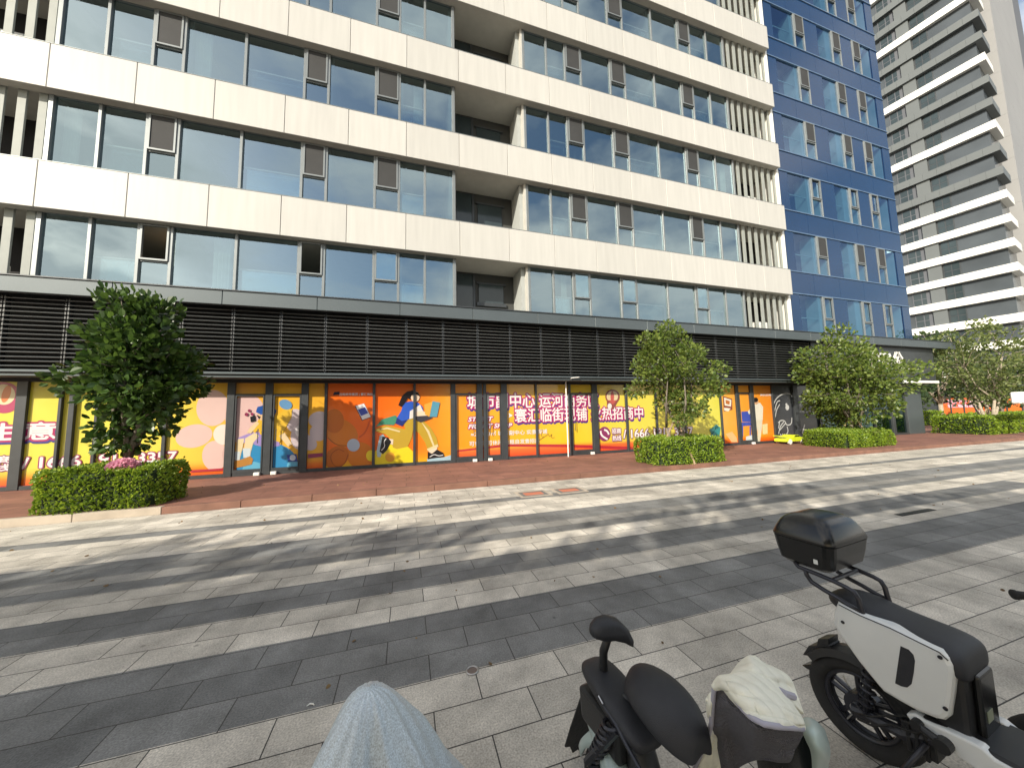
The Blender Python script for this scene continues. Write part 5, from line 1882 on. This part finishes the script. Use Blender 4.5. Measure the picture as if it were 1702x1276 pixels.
# mint bodywork and dark gap at the right, handlebar under the quilt
b = MB()
rows = [[(1185, 770, .72), (1260, 745, .72), (1340, 780, .70), (1420, 860, .66)],
        [(1195, 860, .74), (1290, 850, .75), (1390, 900, .72), (1460, 990, .66)],
        [(1240, 960, .73), (1320, 970, .74), (1410, 1020, .71), (1475, 1090, .64)],
        [(1290, 1080, .70), (1350, 1090, .71), (1420, 1130, .68), (1470, 1170, .61)],
        [(1300, 1280, .60), (1350, 1280, .61), (1410, 1280, .58), (1450, 1280, .53)],
        [(1290, 1500, .48), (1340, 1500, .49), (1400, 1500, .46), (1430, 1500, .42)]]
patch(rows, 20, 30, M['mint'], 'mint_fairing', qs, .0, 2, .01)
Sq = Ride((1.16, .95, 0), 6)
b = MB().tube([onz(*q6(700, 640), .84), onz(*q6(760, 900), .70), onz(*q6(900, 1240), .42), onz(*q6(1000, 1500), .2)], [.02, .03, .05, .06], 10)
b.build('steering_column', M['plastic'], qs)
b = MB().tube([onz(*q6(300, 430), .83), onz(*q6(640, 420), .86), onz(*q6(1040, 560), .83)], .012, 8)
b.build('handlebar', M['plastic'], qs)
b = MB().loft([[onz(*q6(1185, 900), .70), onz(*q6(1290, 930), .69), onz(*q6(1310, 1280), .55), onz(*q6(1290, 1520), .40), onz(*q6(760, 1520), .40), onz(*q6(700, 1190), .58), onz(*q6(1040, 1190), .62)], [onz(*q6(1185, 900), .62), onz(*q6(1290, 930), .62), onz(*q6(1310, 1280), .45), onz(*q6(1290, 1520), .30), onz(*q6(760, 1520), .30), onz(*q6(700, 1190), .48), onz(*q6(1040, 1190), .52)]])
b.build('front_body', M['gloss'], qs)
Sq.wheel(qs, .25, 0, .20, .08)

# --- the handlebar grip that enters the picture at the right edge
gs = thing('black_scooter', 'black handlebar grip of a scooter reaching in at the right edge', 'scooter', (2.95, .55, 0))
ga, gb = onz(1681, 987, .92), onz(1726, 992, .92)
gd = (gb - ga).normalized()
b = MB().tube([ga, ga + gd * .004, ga + gd * .012, ga + gd * .014, ga + gd * .13], [.012, .0175, .0175, .0145, .0145], 14)
b.build('grip', M['rubber'], gs)
b = MB().tube([ga + gd * .131, ga + gd * .40, ga + gd * .72], .011, 10)
b.build('handlebar', M['steel'], gs)
Sg = Ride((ga.x + gd.x * .40, ga.y + gd.y * .40, 0), 10)
b = MB().tube([Sg(0, 0, .91), Sg(-.08, 0, .55), Sg(-.2, 0, .2)], [.03, .04, .03], 10)
b.build('steering_column', M['plastic'], gs)
Sg.wheel(gs, -.22, 0, .2, .08)

# ------------------------------------------------------------------ small things
for i, (x, y, lb) in enumerate(((2.52, 6.80, 'square orange manhole cover in the pale paving, nearer the left tree'), (3.34, 6.80, 'square orange manhole cover in the pale paving, nearer the middle hedge'))):
    t = thing('manhole_cover', lb, 'manhole cover', (x, y, 0), 'orange covers in the paving')
    b = MB()
    for (x0, x1, y0, y1) in ((-.34, .34, -.26, -.20), (-.34, .34, .20, .26), (-.34, -.28, -.2, .2), (.28, .34, -.2, .2)):
        b.box(x + x0, x + x1, y + y0, y + y1, .001, .006)
    b.build('frame', M['kerb'], t)
    MB().box(x - .2, x + .2, y - .11, y + .11, .001, .005).build('lid', M['orangecover'], t)
    MB().box(x - .279, x + .279, y - .199, y + .199, .0005, .003).build('lid_surround', M['ground'], t)
c = onz(785, 1115, 0)
t = thing('metal_ring', 'small round metal cap lying at the joint of the dark and pale paving', 'metal cap', (c.x, c.y, 0))
b = MB().tube([c + Vector((.036 * math.cos(a), .036 * math.sin(a), .006)) for a in [2 * math.pi * i / 24 for i in range(25)]], .005, 7, cap=False)
b.build('rim', M['alloy'], t, smooth=True)
MB().tube([c + Vector((0, 0, .0005)), c + Vector((0, 0, .004))], .034, 24).build('plate', mat('worn_metal', (.25, .2, .18), .4, metal=.6), t)
c = onz(1522, 851, 0)
t = thing('drain_grate', 'narrow dark drain slot in the paving right of the top box', 'drain', (c.x, c.y, 0))
b = MB()
for q in range(12):
    b.box(c.x - .40 + q * .068, c.x - .345 + q * .068, c.y - .03, c.y + .03, .0045, .007)
b.build('bars', M['steel'], t)
MB().box(c.x - .44, c.x + .44, c.y - .045, c.y + .045, .0005, .004).build('slot', M['black'], t)
c = onz(516, 1173, 0)
t = tag(MB().tube([c + Vector((-.02, .003, .004)), c + Vector((-.005, .008, .009)), c + Vector((.012, .004, .007)), c + Vector((.02, -.004, .004))], [.002, .004, .004, .002], 6).build('paper_scrap', M['white']), 'scrap of white paper on the dark paving left of the silver cover', 'litter')
# white pole with a small bracket in front of the shopfront
t = thing('white_pole', 'thin white pole with a small top bracket in front of the long poster', 'pole', (5.45, 11.05, .12))
MB().tube([(5.45, 11.05, .12), (5.45, 11.05, 2.72)], .022, 10).build('shaft', M['white'], t)
b = MB().tube([(5.45, 11.05, 2.722), (5.45, 11.0, 2.80), (5.48, 10.62, 2.86), (5.75, 10.6, 2.88)], .016, 8)
b.build('bracket', M['white'], t)
# toy sports car by the mural
cx_, cy_ = 15.95, 10.75
t = thing('toy_car', 'bright yellow green toy sports car parked by the mural', 'toy car', (cx_, cy_, .12))
prof = [(-.62, .10), (-.60, .22), (-.42, .27), (-.20, .30), (-.05, .38), (.16, .38), (.32, .28), (.52, .25), (.62, .16), (.60, .10)]
b = MB().prism([(cx_ + x, cy_ - .26, .12 + z) for x, z in prof], (0, .52, 0))
b.build('body', M['yellowcar'], t, bev=.03)
b = MB().prism([(cx_ + x, cy_ - .264, .12 + z) for x, z in ((-.14, .31), (-.04, .365), (.13, .365), (.24, .30))], (0, .528, 0))
b.build('windows', M['gloss'], t)
MB().box(cx_ - .66, cx_ - .56, cy_ - .24, cy_ + .24, .45, .48).build('spoiler', M['yellowcar'], t)
for x in (-.38, .38):
    for y in (-.265, .205):
        MB().tube([(cx_ + x, cy_ + y, .12 + .11), (cx_ + x, cy_ + y + .06, .12 + .11)], .11, 18).build('wheel', M['white'], t)
# white sign board on a post at the right edge
t = thing('white_sign', 'white rounded sign board on a white post at the right edge', 'sign', (27.9, 8.2, 0))
MB().tube([(27.9, 8.2, 0), (27.9, 8.2, 1.62)], .09, 12).build('post', M['white'], t)
MB().cbox(26.95, 29.6, 8.05, 8.35, 1.62, 2.16, .05).build('board', M['white'], t)

# fallen leaves and grit
rs = np.random.RandomState(21)
n = 150
P_ = np.stack([rs.uniform(-7, 16, n), rs.uniform(1.6, 7.7, n), np.full(n, .006)], 1)
P2_ = np.stack([rs.uniform(-7, 20, n), rs.uniform(8.1, 11.1, n), np.full(n, .128)], 1)
o = leaf_mesh('fallen_leaves', np.concatenate([P_, P2_]), np.concatenate([rs.normal(0, 1, (2 * n, 2)), np.zeros((2 * n, 1))], 1) * 3, rs.uniform(.015, .05, 2 * n), leaf_mat('dry_leaf', (.10, .06, .025), (.26, .17, .07), .7, .1), None, 3)
tag(o, 'dry leaves and litter scattered over the paving and terrace', 'leaves', kind='stuff')
